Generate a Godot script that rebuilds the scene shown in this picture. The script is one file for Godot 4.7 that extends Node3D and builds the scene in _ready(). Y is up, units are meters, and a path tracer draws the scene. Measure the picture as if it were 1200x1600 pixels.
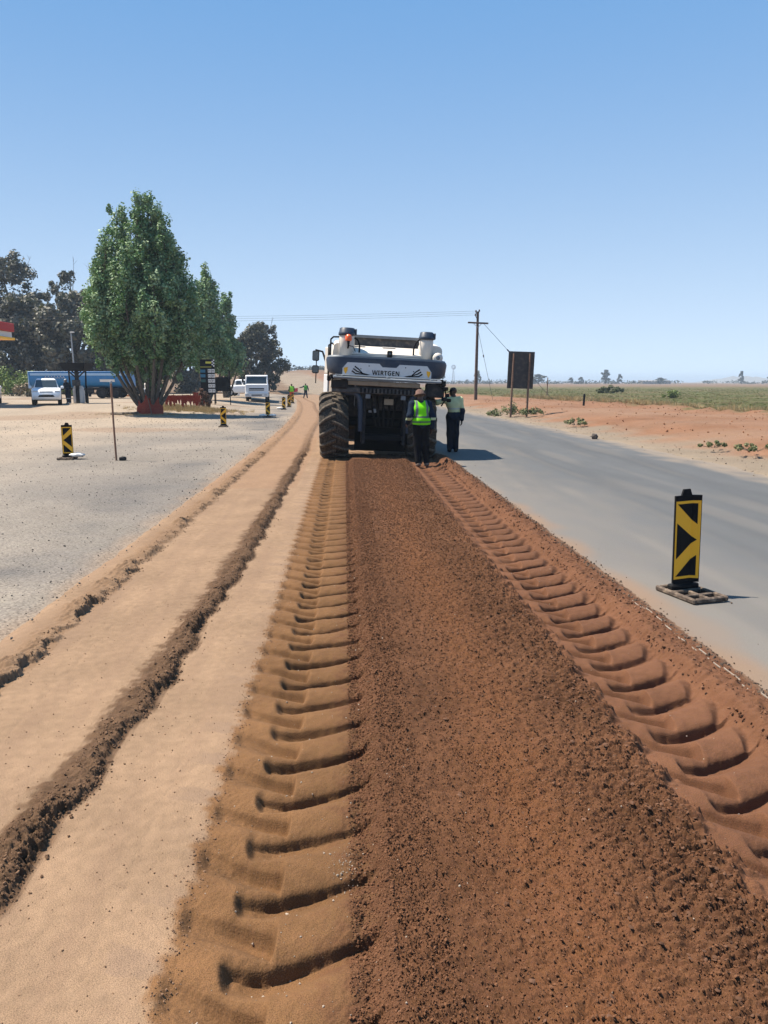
extends Node3D
# A road recycler working along a road under reconstruction; metres, y up, the road runs along -z.

var taken := {}
var rng := RandomNumberGenerator.new()
var n_low := FastNoiseLite.new()
var n_mid := FastNoiseLite.new()
var n_fine := FastNoiseLite.new()
var n_grain := FastNoiseLite.new()
var n_patch := FastNoiseLite.new()
var n_big := FastNoiseLite.new()
var M := {}

const PITCH := 0.355        # spacing of the tyre lugs
const RUT_END := 19.9       # the machine stands here

# ---------------------------------------------------------------- mesh builder
class MB:
	var st := SurfaceTool.new()
	var xf := Transform3D()
	var col := Color(1, 1, 1)
	func _init() -> void:
		st.begin(Mesh.PRIMITIVE_TRIANGLES)
		st.set_smooth_group(-1)
	func smooth(on: bool, group := 0) -> void:
		st.set_smooth_group(group if on else -1)
	func v(p: Vector3) -> void:
		st.set_color(col)
		st.add_vertex(xf * p)
	func tri(a: Vector3, b: Vector3, c: Vector3) -> void:
		v(a); v(b); v(c)
	func tri_out(a: Vector3, b: Vector3, c: Vector3, o: Vector3) -> void:
		var n := (b - a).cross(c - a)
		if n.dot((a + b + c) / 3.0 - o) > 0.0:
			tri(a, c, b)
		else:
			tri(a, b, c)
	func quad(a: Vector3, b: Vector3, c: Vector3, d: Vector3) -> void:
		tri(a, b, c); tri(a, c, d)
	func quad_out(a: Vector3, b: Vector3, c: Vector3, d: Vector3, o: Vector3) -> void:
		tri_out(a, b, c, o); tri_out(a, c, d, o)
	func box(c: Vector3, s: Vector3, b := 0.0, turn := Basis()) -> void:
		var h := s * 0.5
		b = minf(b, minf(h.x, minf(h.y, h.z)) * 0.9)
		var P := func(x: float, y: float, z: float) -> Vector3: return c + turn * Vector3(x, y, z)
		for ax in 3:
			var i := (ax + 1) % 3
			var j := (ax + 2) % 3
			for s0 in [-1.0, 1.0]:
				var q := []
				for k in [[-1.0, -1.0], [1.0, -1.0], [1.0, 1.0], [-1.0, 1.0]]:
					var p := Vector3()
					p[ax] = h[ax] * s0
					p[i] = (h[i] - b) * k[0]
					p[j] = (h[j] - b) * k[1]
					q.append(c + turn * p)
				quad_out(q[0], q[1], q[2], q[3], c)
			if b > 0.0:
				for si in [-1.0, 1.0]:
					for sj in [-1.0, 1.0]:
						var q2 := []
						for k in [[-1.0, 0], [1.0, 0], [1.0, 1], [-1.0, 1]]:
							var p := Vector3()
							p[ax] = (h[ax] - b) * k[0]
							p[i] = (h[i] if k[1] == 0 else h[i] - b) * si
							p[j] = (h[j] - b if k[1] == 0 else h[j]) * sj
							q2.append(c + turn * p)
						quad_out(q2[0], q2[1], q2[2], q2[3], c)
		if b > 0.0:
			for sx in [-1.0, 1.0]:
				for sy in [-1.0, 1.0]:
					for sz in [-1.0, 1.0]:
						tri_out(P.call(h.x * sx, (h.y - b) * sy, (h.z - b) * sz), P.call((h.x - b) * sx, h.y * sy, (h.z - b) * sz), P.call((h.x - b) * sx, (h.y - b) * sy, h.z * sz), c)
	func tube(pts: Array, rad: Array, sides := 8, caps := true) -> void:
		st.set_smooth_group(0)
		var rings := []
		var t0: Vector3 = (pts[1] - pts[0]).normalized()
		var up := Vector3.UP if absf(t0.y) < 0.9 else Vector3.RIGHT
		var nrm := t0.cross(up).normalized()
		for k in pts.size():
			var t: Vector3
			if k == 0: t = t0
			elif k == pts.size() - 1: t = (pts[k] - pts[k - 1]).normalized()
			else: t = ((pts[k + 1] - pts[k]).normalized() + (pts[k] - pts[k - 1]).normalized()).normalized()
			nrm = (nrm - t * nrm.dot(t)).normalized()
			var bi := t.cross(nrm)
			var r: float = rad[mini(k, rad.size() - 1)]
			var ring := []
			for s in sides:
				var a := TAU * s / sides
				ring.append(pts[k] + nrm * cos(a) * r + bi * sin(a) * r)
			rings.append(ring)
		for k in pts.size() - 1:
			for s in sides:
				var s2 := (s + 1) % sides
				quad_out(rings[k][s], rings[k][s2], rings[k + 1][s2], rings[k + 1][s], (pts[k] + pts[k + 1]) * 0.5)
		if caps:
			st.set_smooth_group(-1)
			for e in [0, pts.size() - 1]:
				var o: Vector3 = pts[1] if e == 0 else pts[pts.size() - 2]
				for s in range(1, sides - 1):
					tri_out(rings[e][0], rings[e][s], rings[e][s + 1], o)
		st.set_smooth_group(-1)
	func lathe(prof: Array, segs := 20, axis := Vector3.UP, at := Vector3.ZERO) -> void:
		# prof: Vector2(radius, along axis)
		st.set_smooth_group(0)
		var ex := axis.cross(Vector3.FORWARD if absf(axis.z) < 0.9 else Vector3.UP).normalized()
		var ey := axis.cross(ex)
		for k in prof.size() - 1:
			var p: Vector2 = prof[k]
			var q: Vector2 = prof[k + 1]
			for s in segs:
				var a := TAU * s / segs
				var b := TAU * (s + 1) / segs
				var da := ex * cos(a) + ey * sin(a)
				var db := ex * cos(b) + ey * sin(b)
				var A := at + axis * p.y + da * p.x
				var B := at + axis * p.y + db * p.x
				var C := at + axis * q.y + db * q.x
				var D := at + axis * q.y + da * q.x
				if p.x > 1e-5: tri(A, B, C)
				if q.x > 1e-5: tri(A, C, D)
		st.set_smooth_group(-1)
	func prism(poly: Array, z0: float, z1: float) -> void:
		var pk := PackedVector2Array(poly)
		var ids := Geometry2D.triangulate_polygon(pk)
		var cw := Geometry2D.is_polygon_clockwise(pk)
		for k in range(0, ids.size(), 3):
			var a := pk[ids[k]]
			var b := pk[ids[k + 1]]
			var c := pk[ids[k + 2]]
			if (b - a).cross(c - a) > 0:
				var t := b; b = c; c = t
			tri(Vector3(a.x, a.y, z1), Vector3(b.x, b.y, z1), Vector3(c.x, c.y, z1))
			tri(Vector3(a.x, a.y, z0), Vector3(c.x, c.y, z0), Vector3(b.x, b.y, z0))
		for k in pk.size():
			var a := pk[k]
			var b := pk[(k + 1) % pk.size()]
			if cw:
				var t := a; a = b; b = t
			quad(Vector3(a.x, a.y, z0), Vector3(a.x, a.y, z1), Vector3(b.x, b.y, z1), Vector3(b.x, b.y, z0))
	func loft(rings: Array, caps := true, flat := false) -> void:
		# rings: arrays of Vector3 with the same count
		st.set_smooth_group(-1 if flat else 0)
		var n: int = rings[0].size()
		var mids := []
		for r in rings:
			var m := Vector3()
			for p in r: m += p
			mids.append(m / n)
		for k in rings.size() - 1:
			var o: Vector3 = (mids[k] + mids[k + 1]) * 0.5
			for s in n:
				var s2 := (s + 1) % n
				quad_out(rings[k][s], rings[k][s2], rings[k + 1][s2], rings[k + 1][s], o)
		if caps:
			st.set_smooth_group(-1)
			for e in [0, rings.size() - 1]:
				var o2: Vector3 = mids[1] if e == 0 else mids[rings.size() - 2]
				for s in n:
					tri_out(mids[e], rings[e][s], rings[e][(s + 1) % n], o2)
		st.set_smooth_group(-1)
	func done() -> ArrayMesh:
		st.generate_normals()
		st.index()
		return st.commit()

func rrect(w: float, h: float, r: float, cx: float, cy: float, z: float, k := 3) -> Array:
	var out := []
	for c in [[1, 1, 0.0], [-1, 1, PI / 2], [-1, -1, PI], [1, -1, 1.5 * PI]]:
		for i in k + 1:
			var a: float = c[2] + PI / 2 * i / k
			out.append(Vector3(cx + c[0] * (w / 2 - r) + cos(a) * r, cy + c[1] * (h / 2 - r) + sin(a) * r, z))
	return out

# ---------------------------------------------------------------- objects
func numbered(called: String) -> String:
	if not taken.has(called):
		taken[called] = 0
		return called
	taken[called] += 1
	return "%s_%03d" % [called, taken[called]]

func tag(o: Node, label: String, category: String, group := "", kind := "") -> Node:
	if label: o.set_meta("label", label)
	if category: o.set_meta("category", category)
	if group: o.set_meta("group", group)
	if kind: o.set_meta("kind", kind)
	return o

func thing(called: String, label: String, category: String, at := Vector3.ZERO, turn := 0.0, group := "") -> Node3D:
	var o := Node3D.new()
	o.name = numbered(called)
	add_child(o)
	o.position = at
	o.rotation.y = turn
	tag(o, label, category, group)
	return o

func put(called: String, mesh: Mesh, m: Material, parent: Node = null) -> MeshInstance3D:
	var o := MeshInstance3D.new()
	o.mesh = mesh
	o.material_override = m
	if parent == null:
		o.name = numbered(called)
		add_child(o)
	else:
		o.name = called
		parent.add_child(o, true)
	return o

func part(called: String, b: MB, m: Material, parent: Node = null) -> MeshInstance3D:
	return put(called, b.done(), m, parent)

func structure(called: String, mesh: Mesh, m: Material) -> MeshInstance3D:
	var o := put(called, mesh, m)
	o.set_meta("kind", "structure")
	return o

func clone(o: Node3D, label: String, at: Vector3, turn: float, size := 1.0) -> Node3D:
	var c: Node3D = o.duplicate()
	var base := String(o.name).rstrip("0123456789").rstrip("_")
	c.name = numbered(base)
	add_child(c)
	c.position = at
	c.rotation.y = turn
	c.scale = Vector3.ONE * size
	c.set_meta("label", label)
	return c

# ---------------------------------------------------------------- materials
func lin(r: float, g: float, b: float) -> Color:
	return Color(r, g, b).linear_to_srgb()

func mat(c: Color, rough := 0.8, metal := 0.0, spec := 0.5) -> StandardMaterial3D:
	var m := StandardMaterial3D.new()
	m.albedo_color = c.linear_to_srgb()
	m.roughness = rough
	m.metallic = metal
	m.metallic_specular = spec
	return m

func noise(freq: float, kind := FastNoiseLite.TYPE_SIMPLEX_SMOOTH, octaves := 1, sd := 1) -> FastNoiseLite:
	var n := FastNoiseLite.new()
	n.noise_type = kind
	n.frequency = freq
	n.seed = sd
	if octaves > 1:
		n.fractal_type = FastNoiseLite.FRACTAL_FBM
		n.fractal_octaves = octaves
	else:
		n.fractal_type = FastNoiseLite.FRACTAL_NONE
	return n

func noise_tex(n: FastNoiseLite, size: int, stops: Array) -> NoiseTexture2D:
	var t := NoiseTexture2D.new()
	t.noise = n
	t.width = size
	t.height = size
	t.seamless = true
	t.seamless_blend_skirt = 0.15
	t.generate_mipmaps = false
	var g := Gradient.new()
	var offs := PackedFloat32Array()
	var cols := PackedColorArray()
	for s in stops:
		offs.append(s[0])
		cols.append(s[1])
	g.offsets = offs
	g.colors = cols
	t.color_ramp = g
	return t

func grey(v: float) -> Color:
	return Color(v, v, v)

func ground_mat(tile: float, tex: Texture2D, bump: Texture2D, bump_cm: float, tint := Color(1, 1, 1), rough := 0.95) -> StandardMaterial3D:
	var m := StandardMaterial3D.new()
	m.albedo_color = tint
	m.albedo_texture = tex
	m.vertex_color_use_as_albedo = true
	m.roughness = rough
	m.metallic_specular = 0.25
	m.uv1_triplanar = true
	m.uv1_world_triplanar = true
	m.uv1_triplanar_sharpness = 4.0
	m.uv1_scale = Vector3.ONE / tile
	m.heightmap_enabled = true
	m.heightmap_texture = bump
	m.heightmap_scale = bump_cm
	return m

func worn(c: Color, rough: float, amount := 0.25, freq := 2.0, metal := 0.0) -> StandardMaterial3D:
	# a painted or rubber surface with patchy dust and scuffs
	var m := mat(Color(1, 1, 1), rough, metal, 0.4)
	var a := (c * (1.0 - amount)); a.a = 1.0
	var b := c.lerp(Color(0.42, 0.32, 0.22), amount); b.a = 1.0
	m.albedo_color = Color(1, 1, 1)
	m.albedo_texture = noise_tex(noise(0.02, FastNoiseLite.TYPE_SIMPLEX_SMOOTH, 4, 11), 256, [[0.0, a.linear_to_srgb()], [0.5, c.linear_to_srgb()], [1.0, b.linear_to_srgb()]])
	m.uv1_triplanar = true
	m.uv1_scale = Vector3.ONE / freq
	return m

func make_materials() -> void:
	var DULL := lin(0.63, 0.63, 0.63)
	var grain := noise_tex(noise(0.14, FastNoiseLite.TYPE_SIMPLEX, 4, 3), 1024, [[0.0, grey(0.62)], [0.4, grey(0.86)], [0.6, grey(0.95)], [1.0, Color(1.0, 0.98, 0.95)]])
	var grain_h := noise_tex(noise(0.07, FastNoiseLite.TYPE_SIMPLEX, 5, 5), 1024, [[0.0, grey(0)], [1.0, grey(1)]])
	var chip := noise(0.075, FastNoiseLite.TYPE_CELLULAR, 1, 8)
	chip.cellular_return_type = FastNoiseLite.RETURN_CELL_VALUE
	chip.cellular_distance_function = FastNoiseLite.DISTANCE_EUCLIDEAN
	chip.cellular_jitter = 1.0
	var chip_t := noise_tex(chip, 1024, [[0.0, grey(0.7)], [0.18, Color(0.84, 0.83, 0.82)], [0.5, grey(0.89)], [0.8, Color(0.97, 0.96, 0.94)], [1.0, grey(1.0)]])
	var chip2 := noise(0.075, FastNoiseLite.TYPE_CELLULAR, 1, 8)
	chip2.cellular_return_type = FastNoiseLite.RETURN_DISTANCE
	chip2.cellular_jitter = 1.0
	var chip_h := noise_tex(chip2, 1024, [[0.0, grey(1)], [1.0, grey(0)]])
	var seal := noise_tex(noise(0.22, FastNoiseLite.TYPE_SIMPLEX, 3, 21), 1024, [[0.0, grey(0.72)], [0.45, grey(0.88)], [0.7, grey(0.95)], [1.0, Color(1, 0.99, 0.97)]])
	M.strip = ground_mat(0.9, grain, grain_h, 0.13, DULL)
	M.forecourt = ground_mat(1.25, chip_t, chip_h, 0.12, DULL)
	M.asphalt = ground_mat(1.4, seal, chip_h, 0.08, DULL)
	M.asphalt.roughness = 0.85
	M.ground = ground_mat(3.0, grain, grain_h, 2.0, DULL)
	M.stone = mat(Color(0.62, 0.62, 0.62), 0.95, 0, 0.2)
	M.stone.vertex_color_use_as_albedo = true
	M.leaf = mat(Color(1, 1, 1), 0.6, 0, 0.35)
	M.leaf.vertex_color_use_as_albedo = true
	M.leaf.backlight_enabled = true
	M.leaf.backlight = Color(0.45, 0.5, 0.3)
	M.cloth = mat(Color(1, 1, 1), 0.9, 0, 0.2)
	M.cloth.vertex_color_use_as_albedo = true
	M.bark = worn(Color(0.10, 0.082, 0.064), 0.95, 0.4, 1.0)
	M.timber = worn(Color(0.17, 0.10, 0.07), 0.9, 0.35, 0.6)
	M.pole = worn(Color(0.085, 0.055, 0.045), 0.9, 0.25, 1.0)
	M.stake = worn(Color(0.26, 0.14, 0.09), 0.85, 0.3, 0.5)
	M.black = mat(Color(0.009, 0.009, 0.010), 0.75, 0, 0.25)
	M.dark = worn(Color(0.014, 0.014, 0.016), 0.75, 0.12, 1.2)
	M.iron = worn(Color(0.05, 0.052, 0.056), 0.6, 0.3, 1.0)
	M.navy = worn(Color(0.028, 0.042, 0.068), 0.42, 0.12, 2.2)
	M.steel = worn(Color(0.16, 0.18, 0.20), 0.5, 0.15, 1.0)
	M.cream = worn(Color(0.66, 0.60, 0.52), 0.45, 0.15, 1.6)
	M.panel_white = worn(Color(0.66, 0.66, 0.65), 0.5, 0.12, 1.4)
	M.white = mat(Color(0.78, 0.79, 0.80), 0.28, 0, 0.5)
	M.white.clearcoat_enabled = true
	M.white.clearcoat = 0.5
	M.white_dust = worn(Color(0.70, 0.70, 0.69), 0.4, 0.12, 1.5)
	M.tyre = worn(Color(0.035, 0.030, 0.025), 0.95, 0.3, 0.35)
	M.lug = worn(Color(0.075, 0.060, 0.046), 0.95, 0.45, 0.3)
	M.rubber = mat(Color(0.016, 0.015, 0.014), 0.9, 0, 0.25)
	M.rim = worn(Color(0.35, 0.35, 0.35), 0.5, 0.2, 0.5)
	M.glass = mat(Color(0.03, 0.04, 0.045), 0.08, 0, 0.6)
	M.lamp = mat(Color(0.5, 0.52, 0.55), 0.15, 0, 0.7)
	M.amber = mat(Color(0.85, 0.13, 0.03), 0.3)
	M.yellow = mat(Color(0.90, 0.44, 0.012), 0.5)
	M.print = mat(Color(0.008, 0.008, 0.009), 0.7, 0, 0.25)
	M.base_rubber = worn(Color(0.10, 0.075, 0.058), 0.95, 0.6, 0.4)
	M.sack = worn(Color(0.66, 0.64, 0.60), 0.9, 0.15, 0.6)
	M.red = worn(Color(0.42, 0.018, 0.015), 0.6, 0.15, 1.0)
	M.net = worn(Color(0.30, 0.040, 0.02), 0.9, 0.45, 0.35)
	M.net.backlight_enabled = true
	M.net.backlight = Color(0.5, 0.12, 0.05)
	M.blue = worn(Color(0.025, 0.20, 0.48), 0.3, 0.10, 2.5)
	M.blue_light = worn(Color(0.38, 0.58, 0.80), 0.35, 0.15, 2.5)
	M.orange = worn(Color(0.55, 0.17, 0.03), 0.7, 0.25, 0.8)
	M.skin = mat(Color(0.075, 0.04, 0.026), 0.5, 0, 0.4)
	M.eye = mat(Color(0.55, 0.52, 0.48), 0.2)
	M.sign_back = worn(Color(0.05, 0.046, 0.045), 0.8, 0.12, 1.5)
	M.galv = worn(Color(0.32, 0.33, 0.34), 0.5, 0.1, 1.0)
	M.sign_blue = mat(Color(0.02, 0.13, 0.22), 0.6)
	M.sign_white = mat(Color(0.72, 0.72, 0.70), 0.6)
	M.sign_yellow = mat(Color(0.60, 0.55, 0.08), 0.6)
	M.lime = mat(Color(0.22, 0.75, 0.02), 0.7)

# ---------------------------------------------------------------- the lie of the land
func sstep(a: float, b: float, x: float) -> float:
	var t := clampf((x - a) / (b - a), 0.0, 1.0)
	return t * t * (3.0 - 2.0 * t)

func bend(d: float) -> float:          # the road swings to the left ahead
	if d < 20.0: return 0.0
	if d < 110.0: return -0.0007 * (d - 20.0) * (d - 20.0)
	return -5.67 - 0.126 * (d - 110.0)

func terrain(x: float, z: float) -> float:
	var d := -z
	var y := 0.0
	var u := x - bend(d)
	y += 0.40 * sstep(-6.5, -12.0, x) * sstep(38.0, 54.0, d)
	y += 0.22 * sstep(55.0, 80.0, d) * sstep(-4.0, -8.0, x) * (1.0 - sstep(-9.0, -12.0, x))
	y += 0.38 * sstep(9.6, 13.0, u)
	if u > 9.0:
		var edge := 19.5 + 1.2 * n_big.get_noise_2d(0.0, z * 2.0)
		y += 0.22 * exp(-pow((u - edge) / 0.8, 2.0)) * (0.6 + 0.7 * n_patch.get_noise_2d(x * 6.0, z * 6.0)) * sstep(70.0, 50.0, d)
		y += 0.05 * n_patch.get_noise_2d(x * 2.0, z * 2.0) * sstep(9.6, 11.0, u)
	y += 6.0 * sstep(105.0, 330.0, d) * sstep(0.10, -0.03, x / maxf(d, 1.0))
	return y

func sheet(ds: Array, cols: int, left: Callable, right: Callable, height: Callable, colour: Callable) -> ArrayMesh:
	# a surface laid out in rows across the road, each from left(d) to right(d)
	var rows := ds.size()
	var vs := PackedVector3Array(); vs.resize(rows * (cols + 1))
	var cs := PackedColorArray(); cs.resize(rows * (cols + 1))
	var k := 0
	for d: float in ds:
		var a: float = left.call(d)
		var b: float = right.call(d)
		for c in cols + 1:
			var x := a + (b - a) * c / cols
			vs[k] = Vector3(x, height.call(x, -d), -d)
			cs[k] = colour.call(x, -d)
			k += 1
	return grid_mesh(vs, cs, rows, cols + 1)

func grid_mesh(vs: PackedVector3Array, cs: PackedColorArray, rows: int, wide: int, me := ArrayMesh.new()) -> ArrayMesh:
	var ids := PackedInt32Array(); ids.resize((rows - 1) * (wide - 1) * 6)
	var k := 0
	for r in rows - 1:
		for c in wide - 1:
			var a := r * wide + c
			ids[k] = a; ids[k + 1] = a + wide; ids[k + 2] = a + 1
			ids[k + 3] = a + 1; ids[k + 4] = a + wide; ids[k + 5] = a + wide + 1
			k += 6
	# normals by finite differences
	var ns := PackedVector3Array(); ns.resize(vs.size())
	for r in rows:
		var r0 := maxi(r - 1, 0) * wide
		var r1 := mini(r + 1, rows - 1) * wide
		for c in wide:
			var q := r * wide
			var ex := vs[q + mini(c + 1, wide - 1)] - vs[q + maxi(c - 1, 0)]
			var ez := vs[r0 + c] - vs[r1 + c]
			ns[q + c] = ez.cross(ex).normalized()
	var arr := []
	arr.resize(Mesh.ARRAY_MAX)
	arr[Mesh.ARRAY_VERTEX] = vs
	arr[Mesh.ARRAY_NORMAL] = ns
	arr[Mesh.ARRAY_COLOR] = cs
	arr[Mesh.ARRAY_INDEX] = ids
	me.add_surface_from_arrays(Mesh.PRIMITIVE_TRIANGLES, arr)
	return me

func rows_between(a: float, b: float, step: float, grow: float) -> Array:
	var out := [a]
	var d := a
	while d < b:
		d += maxf(step, absf(d) * grow)
		out.append(minf(d, b))
	return out

# ---------------------------------------------------------------- the worked strip
func lug_groove(q: float, wall: float) -> float:
	# how deep the ground is pressed over one lug pitch going away from the viewer: slow fall into the groove, flat floor, sharp wall, rounded pillow
	if q < wall: return 1.0 - 0.34 * q / wall
	if q < 0.48:
		var t := 1.0 - (q - wall) / (0.48 - wall)
		return 0.66 * (1.0 - sqrt(maxf(0.0, 1.0 - t * t)))
	return 0.45 * sstep(0.48, 0.82, q) + 0.55 * sstep(0.70, 0.94, q)

func skew(u: float) -> float:
	# the rows of the strip bend with the lug prints, so that each print has a clean edge
	var s := clampf((u + 0.416) / 0.496, 0.0, 1.0)
	var a := 0.14 * (s * s * 0.8 + s * 0.2) * sstep(0.75, 0.1, u)
	s = clampf((u - 1.70) / 0.54, 0.0, 1.0)
	return a + 0.22 * (s * s * 0.8 + s * 0.2) * sstep(2.9, 2.25, u)

func tread(t: float, d: float, depth: float, reach: float, phase: float) -> float:
	# t: 0 at the left edge of the wheel track .. 1 at its right edge
	var wob := 0.014 * n_patch.get_noise_2d(t * 2.0 + 40.0, d * 3.0) + 0.002 * n_mid.get_noise_2d(t * 0.8, d + 5.0)
	var g1 := 0.0
	var g2 := 0.0
	var s := (t - 0.27) / 0.73
	if s > -0.05:
		var line := reach * s * s * 0.8 + reach * s * 0.2
		var w := (d - line + phase + wob) / PITCH
		var vary := 0.80 + 0.65 * absf(n_big.get_noise_1d(floorf(w) * 91.0 + phase * 50.0))
		var q := fposmod(w, 1.0)
		# each pillow ends in a rounded lobe on the right
		var lobe := 0.97 - 0.20 * pow(2.0 * q - 1.0, 2.0)
		g1 = lug_groove(q, 0.024) * sstep(-0.05, 0.045, s) * (0.66 + 0.34 * sstep(0.0, 0.25, s)) * (1.0 - 0.30 * sstep(0.4, 0.9, s)) * vary
		g1 = maxf(g1, (0.56 if reach > 0.2 else 0.22) * sstep(lobe - 0.13, lobe + 0.07, s)) * (1.0 - sstep(1.0, 1.15, s))
	var r := (0.49 - t) / 0.45
	if r > -0.04:
		var w2 := (d - reach * 0.80 * r + phase + PITCH * 0.5 + 0.02 + wob) / PITCH
		g2 = 1.0 * lug_groove(fposmod(w2, 1.0), 0.06) * sstep(-0.04, 0.02, r) * (1.0 - 0.62 * sstep(0.25, 1.05, r))
	return -depth * (maxf(g1, g2) + 0.25 * minf(g1, g2)) + 0.012

func windrow(d: float) -> float:
	return 1.08 + 0.09 * sstep(9.0, 4.8, d) + 0.15 * sstep(5.0, 2.4, d)

func strip_height(u: float, d: float) -> float:
	var low := n_low.get_noise_2d(u, d)
	var mid := n_mid.get_noise_2d(u, d)
	var zoom := 1.0 if d - skew(u) < 3.701 else (0.55 if d - skew(u) < 8.001 else 0.27)
	var fine := n_fine.get_noise_2d(u * zoom, d * zoom)
	var y := -0.012 + 0.006 * low + 0.0016 * mid
	if u < -0.45 or d > RUT_END:
		y += 0.0010 * fine
		# old wheel lines along the compacted layer
		y -= 0.006 * exp(-pow((u + 1.86 + 0.02 * low) / 0.016, 2.0)) * clampf(0.3 + 1.2 * low, 0.0, 1.0)
		y -= 0.004 * exp(-pow((u + 0.86 + 0.03 * low) / 0.02, 2.0)) * clampf(0.2 + 1.2 * mid, 0.0, 1.0)
		# windrow at the edge of the old road: slow rise, ragged drop on the right
		var e := u + 2.20 + 0.035 * low + 0.035 * mid + 0.03 * sin(d * TAU / 0.36)
		var fade := 1.0 - 0.35 * sstep(25.0, 60.0, d)
		if e < 0.12:
			var up := sstep(-0.22, -0.02, e) * (1.0 - sstep(0.0, 0.030, e + 0.012 * fine))
			y += up * fade * clampf(0.75 + 0.8 * n_patch.get_noise_1d(d * 1.3 + 30.0), 0.45, 1.1) * (0.056 + 0.02 * low + 0.012 * mid + 0.006 * fine + 0.01 * sin(d * TAU / 0.36))
		# windrow between the two passes, crumbly, steep side to the right
		var w := u + windrow(d) + 0.04 * low + 0.022 * mid
		if d > 22.0: w += 0.10 * sin((d - 22.0) * 0.22)
		if w > -0.48 and w < 0.14:
			var rise := sstep(-0.21, -0.04, w) * (1.0 - sstep(-0.018, 0.026, w + 0.016 * fine))
			var grow := 1.0 - 0.35 * sstep(18.0, 40.0, d)
			y += rise * grow * clampf(0.9 + 0.6 * n_patch.get_noise_1d(d * 0.9), 0.6, 1.15) * (0.060 + 0.010 * low + 0.012 * mid + 0.008 * fine + 0.006 * n_grain.get_noise_2d(u * zoom, d * zoom))
		if d > RUT_END:
			y += 0.01 * mid * sstep(-0.9, -0.5, u)
		if u > -0.62 and d < RUT_END + 0.0:
			var tl := (u + 0.60) / 0.68
			y += sstep(-0.03, 0.05, tl) * (tread(tl, d, 0.094, 0.14, -0.16) - 0.012) + 0.0015 * fine
	elif u < 0.16:
		var t := (u + 0.60) / 0.68
		y += tread(t, d, 0.094, 0.14, -0.16) - 0.012 + 0.004 * mid * sstep(-0.05, 0.1, u) + 0.0018 * fine + 0.006 * fine * sstep(-0.08, 0.1, u)
		y += 0.045 * sstep(0.05, 0.16, u)
	elif u < 1.46:
		y = centre_height(u, d, low, mid, fine)
	else:
		# right wheel track, deeper and redder
		var t := (u - 1.50) / 0.74
		var edge := sstep(1.46, 1.60, u + 0.05 * mid + 0.03 * low + 0.03 * sin(d * TAU / PITCH))
		var c := centre_height(u, d, low, mid, fine) * (1.0 - edge)
		var r := -0.035 + 0.006 * low + 0.0025 * mid + 0.0012 * fine
		r += tread(t, d, 0.096, 0.22, 0.30)
		# bank against the sealed lane
		var bank := sstep(2.15, 2.36, u + 0.02 * low) * (1.0 - sstep(2.48, 2.74, u + 0.03 * low))
		var far_bank := 1.0 + 0.9 * sstep(6.0, 13.0, d)
		r += bank * (0.055 + (0.018 * low + 0.010 * mid + 0.008 * fine) * far_bank) + 0.012 * sstep(6.0, 13.0, d) * bank
		r -= 0.02 * sstep(2.48, 2.9, u)
		y = c + r * edge
		if d > 15.5:
			y += 0.10 * exp(-pow((u - 2.25) / 0.22, 2.0) - pow((d - 17.2) / 0.5, 2.0)) * (1.0 + mid)
	if u > 2.6: y -= 0.06 * sstep(2.6, 2.95, u)
	if u < -2.5: y -= 0.05 * sstep(-2.5, -2.8, u)
	return y

func centre_height(u: float, d: float, low: float, mid: float, fine: float) -> float:
	var y := 0.034 + 0.014 * low + 0.010 * mid
	var crumb := 1.0 - absf(fine)
	var rough := 0.75 + 0.5 * n_patch.get_noise_2d(u * 3.0, d * 3.0) + 0.25 * sstep(1.15, 1.45, u) + 0.25 * sstep(0.5, 0.15, u)
	y += 0.010 * (crumb * crumb - 0.5) * rough
	var zoom := 1.0 if d - skew(u) < 3.701 else (0.55 if d - skew(u) < 8.001 else 0.27)
	y += 0.008 * n_grain.get_noise_2d(u * zoom, d * zoom) * (0.5 + 0.5 * rough)
	# torn, flaky crust towards the right: ledges whose near side drops off
	var fl := sstep(0.75, 1.30, u) * 0.8 + 0.25
	var lay := n_mid.get_noise_2d(u * 1.1 + 60.0, d * 2.6)
	y += 0.010 * fl * (sstep(0.05, 0.13, lay) + sstep(0.32, 0.40, lay) * 0.8)
	return y

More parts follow.
